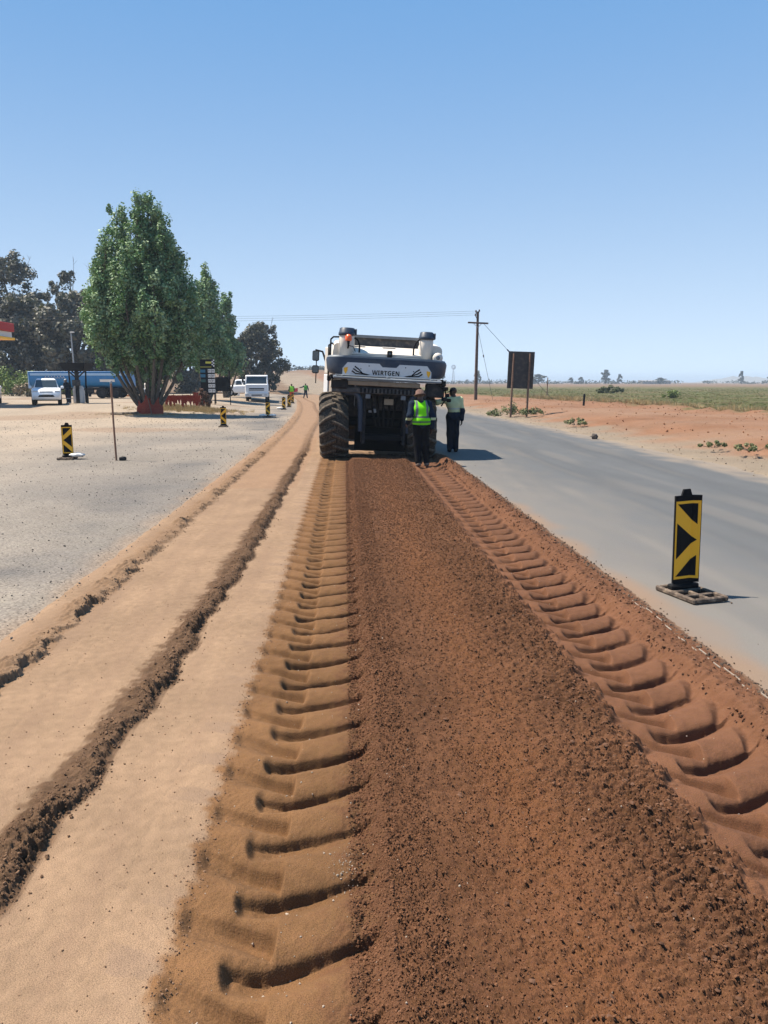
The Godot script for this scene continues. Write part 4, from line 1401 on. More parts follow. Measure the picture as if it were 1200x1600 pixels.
func build_people() -> void:
	var navy := Color(0.014, 0.020, 0.038)
	var lime := Color(0.20, 0.72, 0.015)
	var silver := Color(0.10, 0.11, 0.10)
	var vest_paint := func(p: Vector3) -> Color:
		if (p.y > 1.005 and p.y < 1.05) or (p.y > 1.115 and p.y < 1.16): return silver
		if p.y > 1.16 and absf(absf(p.x) - 0.125) < 0.028: return Color(0.16, 0.17, 0.17)
		if p.y < 0.90: return lime
		return lime
	var jacket := func(p: Vector3) -> Color:
		if absf(p.x) > 0.2 and p.y > 1.06 and p.y < 1.12: return Color(0.45, 0.55, 0.35)
		return navy
	person("worker in lime vest and brown bucket hat standing behind the machine", Vector3(1.735, -0.02, -17.6), 0.12, {
		"elbowL": Vector3(-0.285, 1.16, 0.05), "wristL": Vector3(-0.30, 0.99, -0.15), "elbowR": Vector3(0.255, 1.13, 0.02), "wristR": Vector3(0.25, 0.88, -0.03),
		"look": 0.25, "nod": -0.3, "lean": Vector3(-0.015, -0.01, -0.07), "hat": "bucket", "hat_mat": worn(Color(0.13, 0.075, 0.06), 0.95, 0.3, 0.2), "cell": 0.018,
		"trouser": plain(Color(0.010, 0.010, 0.012)), "shirt": jacket, "vest": vest_paint,
		"kneeL": Vector3(-0.09, 0.5, -0.03), "kneeR": Vector3(0.10, 0.5, -0.02), "footL": Vector3(-0.075, 0.085, 0.05), "footR": Vector3(0.13, 0.085, 0.0), "boot": worn(Color(0.14, 0.10, 0.08), 0.95, 0.5, 0.2)})
	var two := func(p: Vector3) -> Color:
		if p.y > 1.10 and absf(p.x) < 0.45 and not (p.x > 0.17 and p.y < 1.20):
			if p.y > 1.17 and p.y < 1.21 and absf(p.x) < 0.19: return Color(0.42, 0.45, 0.42)
			return Color(0.56, 0.57, 0.32)
		if p.x < -0.17 and p.y > 1.2: return Color(0.34, 0.36, 0.15)
		return navy
	person("worker in yellow shirt and dark cap pointing at the machine", Vector3(2.95, 0.0, -21.1), 0.05, {
		"elbowL": Vector3(-0.44, 1.35, -0.04), "wristL": Vector3(-0.68, 1.40, -0.10), "elbowR": Vector3(0.245, 1.12, 0.03), "wristR": Vector3(0.25, 0.87, -0.02),
		"look": 1.0, "nod": -0.12, "hat": "cap", "hat_mat": mat(Color(0.012, 0.012, 0.014), 0.9), "cell": 0.018, "palmL": Vector3(0, -1, 0), "curlL": 0.25,
		"trouser": plain(Color(0.010, 0.014, 0.024)), "shirt": two,
		"kneeL": Vector3(-0.085, 0.5, -0.01), "kneeR": Vector3(0.085, 0.5, -0.02), "footL": Vector3(-0.09, 0.085, 0.02), "footR": Vector3(0.085, 0.085, 0.02)})
	person("worker in lime vest and orange trousers beside the row of boards", Vector3(-5.35, 0.0, -78.3), 0.3, {
		"elbowL": Vector3(-0.27, 1.14, 0.02), "wristL": Vector3(-0.22, 0.95, -0.18), "elbowR": Vector3(0.27, 1.14, 0.02), "wristR": Vector3(0.22, 0.98, -0.2),
		"look": -0.4, "cell": 0.03, "trouser": plain(Color(0.55, 0.10, 0.025)), "shirt": plain(Color(0.10, 0.12, 0.06)), "vest": plain(Color(0.30, 0.75, 0.05))})
	person("flag worker in green vest walking on the far road", Vector3(-4.72, 0.0, -93.5), 0.2, {
		"elbowL": Vector3(-0.42, 1.30, 0.0), "wristL": Vector3(-0.68, 1.26, -0.02), "elbowR": Vector3(0.30, 1.16, 0.0), "wristR": Vector3(0.34, 0.92, -0.05), "palmL": Vector3(0, -1, 0), "curlL": 1.0,
		"look": 0.3, "cell": 0.03, "trouser": plain(Color(0.02, 0.025, 0.04)), "shirt": plain(Color(0.03, 0.04, 0.05)), "vest": plain(Color(0.10, 0.38, 0.06)),
		"kneeL": Vector3(-0.10, 0.50, -0.12), "kneeR": Vector3(0.10, 0.50, 0.05), "footL": Vector3(-0.22, 0.085, -0.18), "footR": Vector3(0.16, 0.085, 0.22)})
	var fb := thing("warning_flag", "red flag held out by the far flag worker", "flag", Vector3(-5.44, 1.22, -93.4))
	var pb := MB.new()
	pb.tube([Vector3(0.10, 0.02, 0), Vector3(-0.75, -0.10, 0)], [0.014, 0.014], 6)
	part("stick", pb, M.timber, fb)
	var cb := MB.new()
	cb.smooth(true)
	for i in 6:
		var x0 := -0.20 - 0.09 * i
		var x1 := x0 - 0.09
		var y0 := -0.03 - 0.012 * i
		var z0 := 0.04 * sin(i * 1.3)
		var z1 := 0.04 * sin((i + 1) * 1.3)
		cb.quad(Vector3(x0, y0, z0), Vector3(x1, y0 - 0.012, z1), Vector3(x1, y0 - 0.42, z1 + 0.05), Vector3(x0, y0 - 0.40, z0 + 0.05))
	part("cloth", cb, mat(Color(0.55, 0.03, 0.05), 0.8), fb)
	person("attendant in dark overalls leaning towards the white pickup", Vector3(-19.55, 0.40, -56.0), 1.25, {
		"elbowL": Vector3(-0.25, 1.16, -0.10), "wristL": Vector3(-0.18, 1.10, -0.36), "elbowR": Vector3(0.27, 1.13, -0.06), "wristR": Vector3(0.24, 1.02, -0.30), "lean": Vector3(0, -0.03, -0.10),
		"look": 0.2, "cell": 0.026, "hat": "cap", "hat_mat": mat(Color(0.45, 0.46, 0.47), 0.8), "boot": mat(Color(0.45, 0.42, 0.38), 0.8),
		"trouser": func(p: Vector3) -> Color: return Color(0.5, 0.5, 0.48) if (p.y > 0.34 and p.y < 0.40) else Color(0.012, 0.018, 0.03),
		"shirt": plain(Color(0.012, 0.018, 0.03))})

# ---------------------------------------------------------------- the road recycler
func wheel(parent: Node3D, at: Vector3, r: float, w: float, lugs: bool) -> void:
	var tb := MB.new()
	tb.xf = Transform3D(Basis(), at)
	var h := w * 0.5
	tb.lathe([Vector2(0.42 * r, -h * 0.82), Vector2(0.55 * r, -h * 0.98), Vector2(0.78 * r, -h), Vector2(0.90 * r, -h * 0.90), Vector2(0.945 * r, -h * 0.6), Vector2(0.955 * r, 0), Vector2(0.945 * r, h * 0.6), Vector2(0.90 * r, h * 0.90), Vector2(0.78 * r, h), Vector2(0.55 * r, h * 0.98), Vector2(0.42 * r, h * 0.82)], 40, Vector3.RIGHT)
	var t := part("tyre", tb, M.tyre, parent)
	var rb := MB.new()
	rb.xf = Transform3D(Basis(), at)
	rb.lathe([Vector2(0.0, -h * 0.35), Vector2(0.16 * r, -h * 0.40), Vector2(0.30 * r, -h * 0.30), Vector2(0.40 * r, -h * 0.75), Vector2(0.44 * r, -h * 0.80), Vector2(0.44 * r, h * 0.80), Vector2(0.40 * r, h * 0.75), Vector2(0.30 * r, h * 0.30), Vector2(0.16 * r, h * 0.40), Vector2(0.0, h * 0.35)], 28, Vector3.RIGHT)
	part("rim", rb, M.cream, parent)
	if not lugs: return
	var n := 16
	for side in [-1.0, 1.0]:
		# one slanted bar from beyond the middle to the shoulder, bent round the tyre
		var lb := MB.new()
		var rows := []
		for k in 6:
			var s := k / 5.0
			var x: float = side * (-0.06 * w + 0.56 * w * s)
			var ang := 0.05 + 0.27 * s * s * 0.6 + 0.11 * s
			var drop := 0.0 if s < 0.7 else 0.10 * r * pow((s - 0.7) / 0.3, 2.0)
			rows.append([x, ang, drop])
		var rings := []
		for q in rows:
			var out := []
			for e in [[-0.062, 0.90], [-0.045, 1.0], [0.045, 1.0], [0.062, 0.90]]:
				var rr: float = r * e[1] - q[2]
				var a: float = q[1] + e[0]
				out.append(Vector3(q[0], cos(a) * rr, sin(a) * rr))
			rings.append(out)
		lb.loft(rings)
		var me := lb.done()
		for i in n:
			var o := put("lug", me, M.lug, t)
			o.position = at
			o.rotation.x = TAU * (i + (0.5 if side > 0 else 0.0)) / n

func text(s: String, size: float, depth: float) -> TextMesh:
	var t := TextMesh.new()
	var f := SystemFont.new()
	f.font_names = PackedStringArray(["Droid Sans"])
	f.font_weight = 700
	t.font = f
	t.text = s
	t.font_size = 64
	t.pixel_size = size / 64.0
	t.depth = depth
	return t

func build_recycler() -> void:
	var o := thing("road_recycler", "large navy and cream road recycler with huge lugged tyres, seen from behind", "road machine", Vector3(0.83, -0.055, -19.2))
	# wheels: the rear pair stands in the fresh tracks
	wheel(o, Vector3(-1.12, 0.86, -0.86), 0.86, 0.74, true)
	wheel(o, Vector3(1.10, 0.83, -0.86), 0.86, 0.74, true)
	wheel(o, Vector3(-1.05, 0.86, -7.0), 0.86, 0.74, false)
	wheel(o, Vector3(1.05, 0.83, -7.0), 0.86, 0.74, false)
	var tilt := Transform3D(Basis(Vector3.FORWARD, deg_to_rad(2.9)), Vector3(0, 0.055, 0))
	tilt.origin += Vector3(0.10, 0.03, 0)
	var add := func(called: String, b: MB, m: Material) -> MeshInstance3D: return part(called, b, m, o)
	var nb := func() -> MB:
		var b := MB.new()
		b.xf = tilt
		return b
	# rear cowl: navy bumper shell with rounded corners
	var b: MB = nb.call()
	var rings := []
	for q in [[2.00, 2.62, 0.30], [2.04, 2.86, 0.42], [2.12, 2.98, 0.45], [2.36, 3.04, 0.45], [2.42, 3.00, 0.44]]:
		var ring := []
		for p in rrect(q[1], 3.2, q[2], 0.0, 0.0, 0.0, 4): ring.append(Vector3(p.x, q[0], p.y - 1.62))
		rings.append(ring)
	b.loft(rings)
	add.call("rear_cowl", b, M.navy)
	# lighter top lip of the cowl
	b = nb.call()
	var lip := []
	for q in [[2.422, 2.98, 0.43], [2.455, 2.94, 0.42], [2.47, 2.80, 0.38]]:
		var ring := []
		for p in rrect(q[1], 3.12, q[2], 0.0, 0.0, 0.0, 4): ring.append(Vector3(p.x, q[0], p.y - 1.60))
		lip.append(ring)
	b.loft(lip)
	add.call("cowl_lip", b, M.steel)
	# white rear panel with a notch at the top
	b = nb.call()
	b.prism([Vector2(-1.10, 1.985), Vector2(1.09, 1.985), Vector2(1.09, 2.16), Vector2(0.98, 2.305), Vector2(0.30, 2.305), Vector2(0.22, 2.225), Vector2(-0.12, 2.225), Vector2(-0.20, 2.305), Vector2(-0.98, 2.305), Vector2(-1.10, 2.16)], -0.06, 0.012)
	var pn: MeshInstance3D = add.call("rear_panel", b, M.panel_white)
	var tx := put("lettering", text("WIRTGEN", 0.150, 0.006), M.print, pn)
	tx.transform = tilt * Transform3D(Basis(), Vector3(-0.03, 2.085, 0.016))
	for s in [-1.0, 1.0]:
		# swoosh marks
		for k in 3:
			b = nb.call()
			var x0: float = s * (0.80 + 0.035 * k)
			var y0 := 2.215 - 0.055 * k
			b.tube([Vector3(x0, y0, 0.008), Vector3(x0 - s * 0.09, y0 - 0.06, 0.008), Vector3(s * (0.60 - 0.03 * k), 2.055 - 0.012 * k, 0.008), Vector3(s * (0.34 + 0.05 * k), 2.012, 0.004)], [0.019, 0.017, 0.013, 0.005], 8)
			part("swoosh_mark", b, M.print, pn)
		b = nb.call()
		b.prism([Vector2(s * 0.97, 2.19), Vector2(s * 1.07, 2.17), Vector2(s * 1.06, 2.09), Vector2(s * 1.02, 2.02), Vector2(s * 0.98, 2.10)], 0.0125, 0.016)
		part("warning_sticker", b, M.yellow, pn)
		for k in 2:
			b = nb.call()
			b.lathe([Vector2(0.0, 0.022), Vector2(0.013, 0.02), Vector2(0.015, 0.012)], 8, Vector3.BACK, Vector3(s * (0.45 + 0.2 * k), 2.24 - 0.08 * k, 0.0))
			part("bolt", b, M.iron, pn)
	# grab rail with lamp clusters
	b = nb.call()
	b.tube([Vector3(-1.30, 1.93, 0.10), Vector3(0, 1.92, 0.13), Vector3(1.34, 1.93, 0.10)], [0.036], 8)
	b.tube([Vector3(-1.28, 1.985, 0.06), Vector3(1.32, 1.985, 0.06)], [0.022], 8)
	for s in [-1.0, 0.0, 1.0]: b.box(Vector3(s * 1.1, 1.95, -0.02), Vector3(0.06, 0.09, 0.26), 0.01)
	add.call("grab_rail", b, M.steel)
	for s in [-1.0, 1.0]:
		b = nb.call()
		b.box(Vector3(s * 1.30, 1.94, 0.03), Vector3(0.20, 0.12, 0.12), 0.02)
		b.box(Vector3(s * 1.42, 1.90, -0.02), Vector3(0.10, 0.14, 0.10), 0.02)
		var cl: MeshInstance3D = add.call("lamp_cluster", b, M.black)
		b = nb.call()
		b.box(Vector3(s * 1.28, 1.95, 0.098), Vector3(0.08, 0.06, 0.012), 0.004)
		part("lens", b, M.lamp, cl)
	# under the cowl: cream cross member, slots, dark frame
	b = nb.call()
	b.box(Vector3(-0.06, 1.82, -0.20), Vector3(1.80, 0.12, 0.24), 0.02)
	add.call("cross_member", b, worn(Color(0.30, 0.26, 0.21), 0.7, 0.25, 1.0))
	b = nb.call()
	b.box(Vector3(0.0, 1.64, -0.20), Vector3(2.70, 0.15, 0.22), 0.02)
	var gr: MeshInstance3D = add.call("grille", b, M.iron)
	for k in 15:
		b = nb.call()
		b.box(Vector3(-0.62 + 0.095 * k, 1.645, -0.085), Vector3(0.045, 0.11, 0.02), 0.005)
		part("slot", b, M.black, gr)
	b = nb.call()
	b.box(Vector3(-1.16, 1.78, -0.25), Vector3(0.42, 0.24, 0.42), 0.03)
	add.call("frame_block", b, M.dark)
	b = nb.call()
	b.box(Vector3(1.22, 1.72, -0.22), Vector3(0.44, 0.34, 0.46), 0.03)
	add.call("frame_block", b, M.dark)
	b = nb.call()
	b.box(Vector3(0, 0.40, -1.52), Vector3(1.42, 0.72, 0.04), 0.01)
	add.call("rear_flap", b, M.rubber)
	for s in [-1.0, 1.0]:
		# curved blue-grey struts beside the tyres
		b = nb.call()
		var pts := []
		for p in [[1.02, 1.56], [0.80, 1.58], [0.69, 1.52], [0.63, 1.40], [0.61, 1.1], [0.60, 0.62]]: pts.append(Vector3(s * p[0], p[1], -0.20))
		b.tube(pts, [0.065, 0.07, 0.07, 0.07, 0.065, 0.055], 10)
		add.call("strut", b, M.navy)
		b = nb.call()
		b.box(Vector3(s * 0.52, 0.95, -0.55), Vector3(0.10, 1.30, 0.70), 0.03)
		add.call("side_plate", b, M.dark)
		b = nb.call()
		b.box(Vector3(s * 0.44, 1.50, -0.14), Vector3(0.12, 0.11, 0.05), 0.01)
		add.call("bracket", b, M.steel)
	b = nb.call()
	b.box(Vector3(0, 0.98, -1.2), Vector3(1.10, 1.35, 0.5), 0.03)
	b.box(Vector3(0, 0.46, -0.62), Vector3(1.12, 0.16, 0.5), 0.03)
	b.tube([Vector3(-1.0, 0.83, -0.86), Vector3(1.0, 0.83, -0.86)], [0.13], 10)
	add.call("axle_housing", b, M.black)
	b = nb.call()
	for k in 5: b.tube([Vector3(-0.35 + 0.16 * k, 1.5, -0.55), Vector3(-0.30 + 0.14 * k, 1.15, -0.45 - 0.03 * (k % 2)), Vector3(-0.2 + 0.1 * k, 0.75, -0.6)], [0.028], 7)
	add.call("hydraulic_hose", b, M.rubber)
	b = nb.call()
	b.box(Vector3(0.10, 1.38, -0.42), Vector3(0.24, 0.15, 0.03), 0.008)
	add.call("data_plate", b, worn(Color(0.34, 0.29, 0.22), 0.7, 0.25, 0.5))
	b = nb.call()
	b.box(Vector3(-0.30, 1.12, -0.50), Vector3(0.20, 0.06, 0.05), 0.01)
	b.box(Vector3(-0.26, 1.17, -0.50), Vector3(0.10, 0.04, 0.04), 0.01)
	add.call("valve_block", b, M.galv)
	# dark belly and milling drum housing
	b = nb.call()
	b.box(Vector3(0, 1.15, -3.9), Vector3(2.5, 1.25, 2.3), 0.12)
	b.box(Vector3(0, 0.62, -3.9), Vector3(2.75, 0.85, 1.9), 0.10)
	add.call("drum_housing", b, M.dark)
	b = nb.call()
	b.box(Vector3(0, 1.5, -4.2), Vector3(1.5, 0.7, 7.0), 0.05)
	add.call("main_frame", b, M.iron)
	# engine hood: cream deck, dark roof box
	b = nb.call()
	var hood := []
	for q in [[-0.42, 2.00, 2.46, 2.56], [-0.75, 2.06, 2.46, 2.72], [-1.5, 2.12, 2.46, 2.80], [-3.2, 2.14, 2.46, 2.80], [-3.3, 2.10, 2.46, 2.76]]:
		hood.append(rrect(q[1], q[3] - q[2], 0.06, -0.04, (q[2] + q[3]) * 0.5, q[0]))
	b.loft(hood)
	var hd: MeshInstance3D = add.call("engine_hood", b, M.cream)
	for x in [-0.72, 0.05]:
		b = nb.call()
		b.box(Vector3(x, 2.735, -0.78), Vector3(0.34, 0.035, 0.10), 0.01)
		part("hinge", b, M.cream, hd)
	b = nb.call()
	b.prism([Vector2(-0.98, 2.60), Vector2(0.94, 2.60), Vector2(0.86, 2.98), Vector2(-0.90, 2.98)], -3.1, -1.30)
	add.call("roof_box", b, M.iron)
	b = nb.call()
	b.prism([Vector2(-0.92, 2.982), Vector2(0.88, 2.982), Vector2(0.84, 3.05), Vector2(-0.88, 3.05)], -3.2, -1.22)
	add.call("roof_edge", b, M.steel)
	b = nb.call()
	b.box(Vector3(0.06, 2.56, -0.34), Vector3(0.13, 0.17, 0.12), 0.02)
	var cm: MeshInstance3D = add.call("rear_camera", b, M.black)
	b = nb.call()
	b.lathe([Vector2(0, 0.012), Vector2(0.03, 0.01), Vector2(0.035, 0.0)], 10, Vector3.BACK, Vector3(0.06, 2.57, -0.28))
	part("lens", b, M.glass, cm)
	# air cleaners
	for q in [[-1.02, 0.195, 3.00], [0.98, 0.175, 3.00]]:
		b = nb.call()
		b.lathe([Vector2(0.0, 2.42), Vector2(q[1], 2.42), Vector2(q[1], q[2] - 0.06), Vector2(q[1] - 0.01, q[2] - 0.03), Vector2(0, q[2] - 0.03)], 24, Vector3.UP, Vector3(q[0], 0, -0.55))
		var ac: MeshInstance3D = add.call("air_cleaner", b, M.cream)
		b = nb.call()
		b.lathe([Vector2(0.0, q[2] - 0.03), Vector2(q[1] + 0.02, q[2] - 0.03), Vector2(q[1] + 0.025, q[2] + 0.03), Vector2(q[1] + 0.012, q[2] + 0.045), Vector2(q[1] - 0.005, q[2] + 0.14), Vector2(q[1] - 0.03, q[2] + 0.16), Vector2(0, q[2] + 0.165)], 24, Vector3.UP, Vector3(q[0], 0, -0.55))
		b.box(Vector3(q[0] + q[1] + 0.02, q[2] + 0.06, -0.50), Vector3(0.05, 0.16, 0.07), 0.015)
		part("cap", b, M.navy, ac)
	# beacon
	b = nb.call()
	b.lathe([Vector2(0.0, 2.83), Vector2(0.075, 2.83), Vector2(0.082, 2.86), Vector2(0.080, 2.93), Vector2(0.06, 2.975), Vector2(0, 2.99)], 16, Vector3.UP, Vector3(-0.98, 0, -0.28))
	var bc: MeshInstance3D = add.call("beacon", b, M.amber)
	b = nb.call()
	b.tube([Vector3(-0.98, 2.83, -0.28), Vector3(-0.98, 2.70, -0.28), Vector3(-0.99, 2.66, -0.36)], [0.035, 0.022, 0.02], 8)
	b.tube([Vector3(-0.98, 2.72, -0.28), Vector3(-0.86, 2.70, -0.30), Vector3(-0.80, 2.58, -0.34)], [0.010], 6)
	part("bracket", b, M.black, bc)
	# hand rails
	for q in [[[-1.42, 2.46, -0.5], [-1.42, 2.86, -0.5], [-1.36, 2.92, -0.5], [-1.2, 2.93, -0.55]], [[-0.83, 2.92, -0.5], [-0.74, 2.86, -0.45], [-0.70, 2.74, -0.45], [-0.70, 2.46, -0.45]], [[0.80, 2.97, -0.5], [0.70, 2.86, -0.45], [0.66, 2.72, -0.45], [0.66, 2.46, -0.45]], [[-1.46, 1.95, -0.7], [-1.47, 2.72, -0.7], [-1.40, 2.80, -1.2], [-1.36, 2.82, -2.8]]]:
		b = nb.call()
		var pts := []
		for p in q: pts.append(Vector3(p[0], p[1], p[2]))
		b.tube(pts, [0.022], 7)
		add.call("hand_rail", b, M.black)
	# cream shoulder tube and side shell on the right, cream side on the left
	b = nb.call()
	b.loft([rrect(0.55, 0.55, 0.12, 1.12, 2.55, -0.55), rrect(0.50, 0.70, 0.12, 1.08, 2.60, -1.5), rrect(0.50, 0.70, 0.12, 1.08, 2.60, -3.0)])
	add.call("side_shell", b, M.cream)
	b = nb.call()
	b.lathe([Vector2(0, 0.0), Vector2(0.115, 0.0), Vector2(0.125, -0.03), Vector2(0.125, -0.5), Vector2(0, -0.5)], 18, Vector3.BACK, Vector3(1.26, 2.53, -0.22))
	var ex: MeshInstance3D = add.call("exhaust_tube", b, M.cream)
	b = nb.call()
	b.lathe([Vector2(0, 0.004), Vector2(0.05, 0.004), Vector2(0.05, -0.01)], 12, Vector3.BACK, Vector3(1.26, 2.53, -0.215))
	part("plug", b, M.steel, ex)
	b = nb.call()
	b.loft([rrect(0.34, 0.46, 0.10, -1.18, 2.56, -0.75), rrect(0.40, 0.60, 0.10, -1.16, 2.60, -1.5), rrect(0.40, 0.60, 0.10, -1.16, 2.60, -3.0)])
	add.call("side_shell", b, M.cream)
	# cab and tall white side plate further forward on the left
	b = nb.call()
	b.loft([rrect(1.75, 1.25, 0.15, -0.55, 2.25, -4.4), rrect(1.85, 1.45, 0.15, -0.55, 2.28, -4.8), rrect(1.85, 1.45, 0.15, -0.55, 2.28, -6.6), rrect(1.7, 1.2, 0.15, -0.55, 2.2, -7.0)])
	add.call("cab", b, M.cream)
	b = nb.call()
	b.box(Vector3(-1.53, 1.34, -2.1), Vector3(0.20, 1.34, 0.06), 0.015, Basis(Vector3.UP, -0.9))
	add.call("white_side_plate", b, M.white_dust)
	b = nb.call()
	b.box(Vector3(-1.49, 0.56, -2.1), Vector3(0.09, 0.24, 0.9), 0.02)
	add.call("skid_plate", b, M.galv)
	b = nb.call()
	b.box(Vector3(-1.53, 2.38, -2.1), Vector3(0.16, 0.70, 0.06), 0.015, Basis(Vector3.UP, -0.9))
	add.call("cream_side_plate", b, M.cream)
	# mirrors on an arm at the left
	b = nb.call()
	b.tube([Vector3(-1.52, 2.05, -2.4), Vector3(-1.56, 2.32, -2.5), Vector3(-1.68, 2.62, -2.6), Vector3(-1.88, 2.66, -2.6)], [0.035, 0.035, 0.028, 0.024], 7)
	b.tube([Vector3(-1.84, 2.66, -2.6), Vector3(-1.84, 1.75, -2.6)], [0.016], 6)
	add.call("mirror_arm", b, M.black)
	for q in [[2.50, 0.28], [2.13, 0.22]]:
		b = nb.call()
		b.box(Vector3(-1.86, q[0], -2.58), Vector3(0.19, q[1], 0.09), 0.03)
		var mr: MeshInstance3D = add.call("mirror", b, M.black)
		b = nb.call()
		b.box(Vector3(-1.86, q[0], -2.533), Vector3(0.15, q[1] - 0.05, 0.006), 0.002)
		var gl := mat(Color(0.10, 0.105, 0.11), 0.12, 0.9)
		part("mirror_glass", b, gl, mr)
	# clutter at the right rear corner
	b = nb.call()
	for q in [[1.46, 1.78, 0.05], [1.52, 1.62, 0.0], [1.44, 1.52, 0.06], [1.58, 1.50, -0.1]]: b.box(Vector3(q[0], q[1], q[2]), Vector3(0.13, 0.09, 0.10), 0.02, Basis(Vector3.UP, q[0] * 7.0))
	b.tube([Vector3(1.30, 1.85, 0.0), Vector3(1.46, 1.72, 0.04), Vector3(1.50, 1.55, 0.0), Vector3(1.40, 1.35, -0.1)], [0.02], 6)
	add.call("hose_coupling", b, M.black)

# ---------------------------------------------------------------- road furniture
func delineator(label: String, at: Vector3, turn: float, dir: float, tall := 0.80, lean := 0.0) -> Node3D:
	# dir: +1 the arrow points right, -1 left
	var o := thing("delineator_board", label, "delineator", at, turn, "striped boards along the works")
	var tl := Transform3D(Basis(Vector3.FORWARD, lean), Vector3(0, 0.05, 0))
	var w := 0.245
	var fold := dir * 0.055                    # the board is creased lengthwise
	var fz := func(x: float) -> float:
		return 0.050 * maxf(0.0, (x - fold) * dir) / 0.07 if (x - fold) * dir > 0.0 else 0.0
	var h0 := 0.05
	var h1 := h0 + tall
	var slab := func(b: MB, poly: Array, z0: float, z1: float) -> void:
		# split at the crease so that the print follows the board
		for half in [-1.0, 1.0]:
			var clip := PackedVector2Array([Vector2(fold, -1), Vector2(fold + half, -1), Vector2(fold + half, 3), Vector2(fold, 3)])
			for pc in Geometry2D.intersect_polygons(PackedVector2Array(poly), clip):
				var n := pc.size()
				var ids := Geometry2D.triangulate_polygon(pc)
				for k in range(0, ids.size(), 3):
					var q := []
					for e in 3:
						var p: Vector2 = pc[ids[k + e]]
						q.append(Vector3(p.x, p.y, fz.call(p.x)))
					b.tri_out(q[0] + Vector3(0, 0, z1), q[1] + Vector3(0, 0, z1), q[2] + Vector3(0, 0, z1), q[0] - Vector3(0, 0, 9))
					b.tri_out(q[0] + Vector3(0, 0, z0), q[1] + Vector3(0, 0, z0), q[2] + Vector3(0, 0, z0), q[0] + Vector3(0, 0, 9))
				for k in n:
					var p: Vector2 = pc[k]
					var p2: Vector2 = pc[(k + 1) % n]
					var a := Vector3(p.x, p.y, fz.call(p.x))
					var c := Vector3(p2.x, p2.y, fz.call(p2.x))
					b.quad(a + Vector3(0, 0, z0), a + Vector3(0, 0, z1), c + Vector3(0, 0, z1), c + Vector3(0, 0, z0))
	var b := MB.new(); b.xf = tl
	slab.call(b, [Vector2(-w / 2, h0), Vector2(w / 2, h0), Vector2(w / 2, h1), Vector2(-w / 2, h1)], -0.018, 0.0)
	var pan := part("board", b, M.black, o)
	b = MB.new(); b.xf = tl
	slab.call(b, [Vector2(-w / 2 + 0.006, h0 + 0.035), Vector2(w / 2 - 0.006, h0 + 0.035), Vector2(w / 2 - 0.006, h1 - 0.05), Vector2(-w / 2 + 0.006, h1 - 0.05)], 0.0008, 0.003)
	part("yellow_face", b, M.yellow, pan)
	var lo := h0 + 0.06
	var hi := h1 - 0.075
	var mid := (lo + hi) * 0.5
	var L := -dir * (w / 2 - 0.022)            # side the arrow comes from
	var R := dir * (w / 2 - 0.028)
	for tri in [[Vector2(L, hi), Vector2(R, hi), Vector2(R, hi - 0.19)], [Vector2(L, mid + 0.16), Vector2(R, mid), Vector2(L, mid - 0.17)], [Vector2(L, lo), Vector2(R, lo), Vector2(R, lo + 0.19)]]:
		b = MB.new(); b.xf = tl
		slab.call(b, tri, 0.0036, 0.0052)
		part("black_arrow", b, M.print, pan)
	b = MB.new(); b.xf = tl
	b.prism([Vector2(-0.055, h1), Vector2(0.055, h1), Vector2(0.035, h1 + 0.055), Vector2(-0.035, h1 + 0.055)], -0.020, -0.002)
	part("lifting_tab", b, M.black, pan)
	b = MB.new(); b.xf = tl
	b.box(Vector3(0, h0 - 0.02, -0.01), Vector3(w - 0.03, 0.06, 0.03), 0.008)
	part("tongue", b, M.black, pan)
	# rubber foot: a low frame with cross bars
	b = MB.new()
	for s in [-1.0, 1.0]:
		b.box(Vector3(s * 0.17, 0.024, 0.10), Vector3(0.036, 0.045, 0.52), 0.010)
		b.box(Vector3(0, 0.024, 0.10 + s * 0.24), Vector3(0.30, 0.045, 0.036), 0.010)
	b.box(Vector3(0, 0.023, 0.20), Vector3(0.30, 0.040, 0.028), 0.008)
	b.box(Vector3(0, 0.023, 0.20), Vector3(0.028, 0.038, 0.26), 0.008)
	b.box(Vector3(0, 0.022, 0.0), Vector3(0.30, 0.036, 0.12), 0.008)
	var ft := part("rubber_foot", b, M.base_rubber, o)
	b = MB.new()
	b.box(Vector3(0, 0.062, -0.01), Vector3(0.30, 0.05, 0.08), 0.012)
	part("socket", b, M.black, ft)
	return o

func sandbag(label: String, at: Vector3, turn: float, size := 1.0) -> void:
	var b := MB.new()
	b.xf = Transform3D(Basis(Vector3.UP, 0).scaled(Vector3.ONE * size), Vector3.ZERO)
	var rings := []
	for k in 9:
		var t := k / 8.0
		var w := 0.20 * sqrt(maxf(0.02, sin(PI * clampf(t, 0.03, 0.97))))
		var ring := []
		for i in 12:
			var a := TAU * i / 12
			ring.append(Vector3(-0.22 + 0.44 * t, 0.065 + sin(a) * w * 0.34 + 0.008 * sin(t * 14.0), cos(a) * w * 0.8))
		rings.append(ring)
	b.loft(rings)
	var o := part("sandbag", b, M.sack)
	o.position = at
	o.rotation.y = turn
	tag(o, label, "sandbag", "sandbags holding the boards")

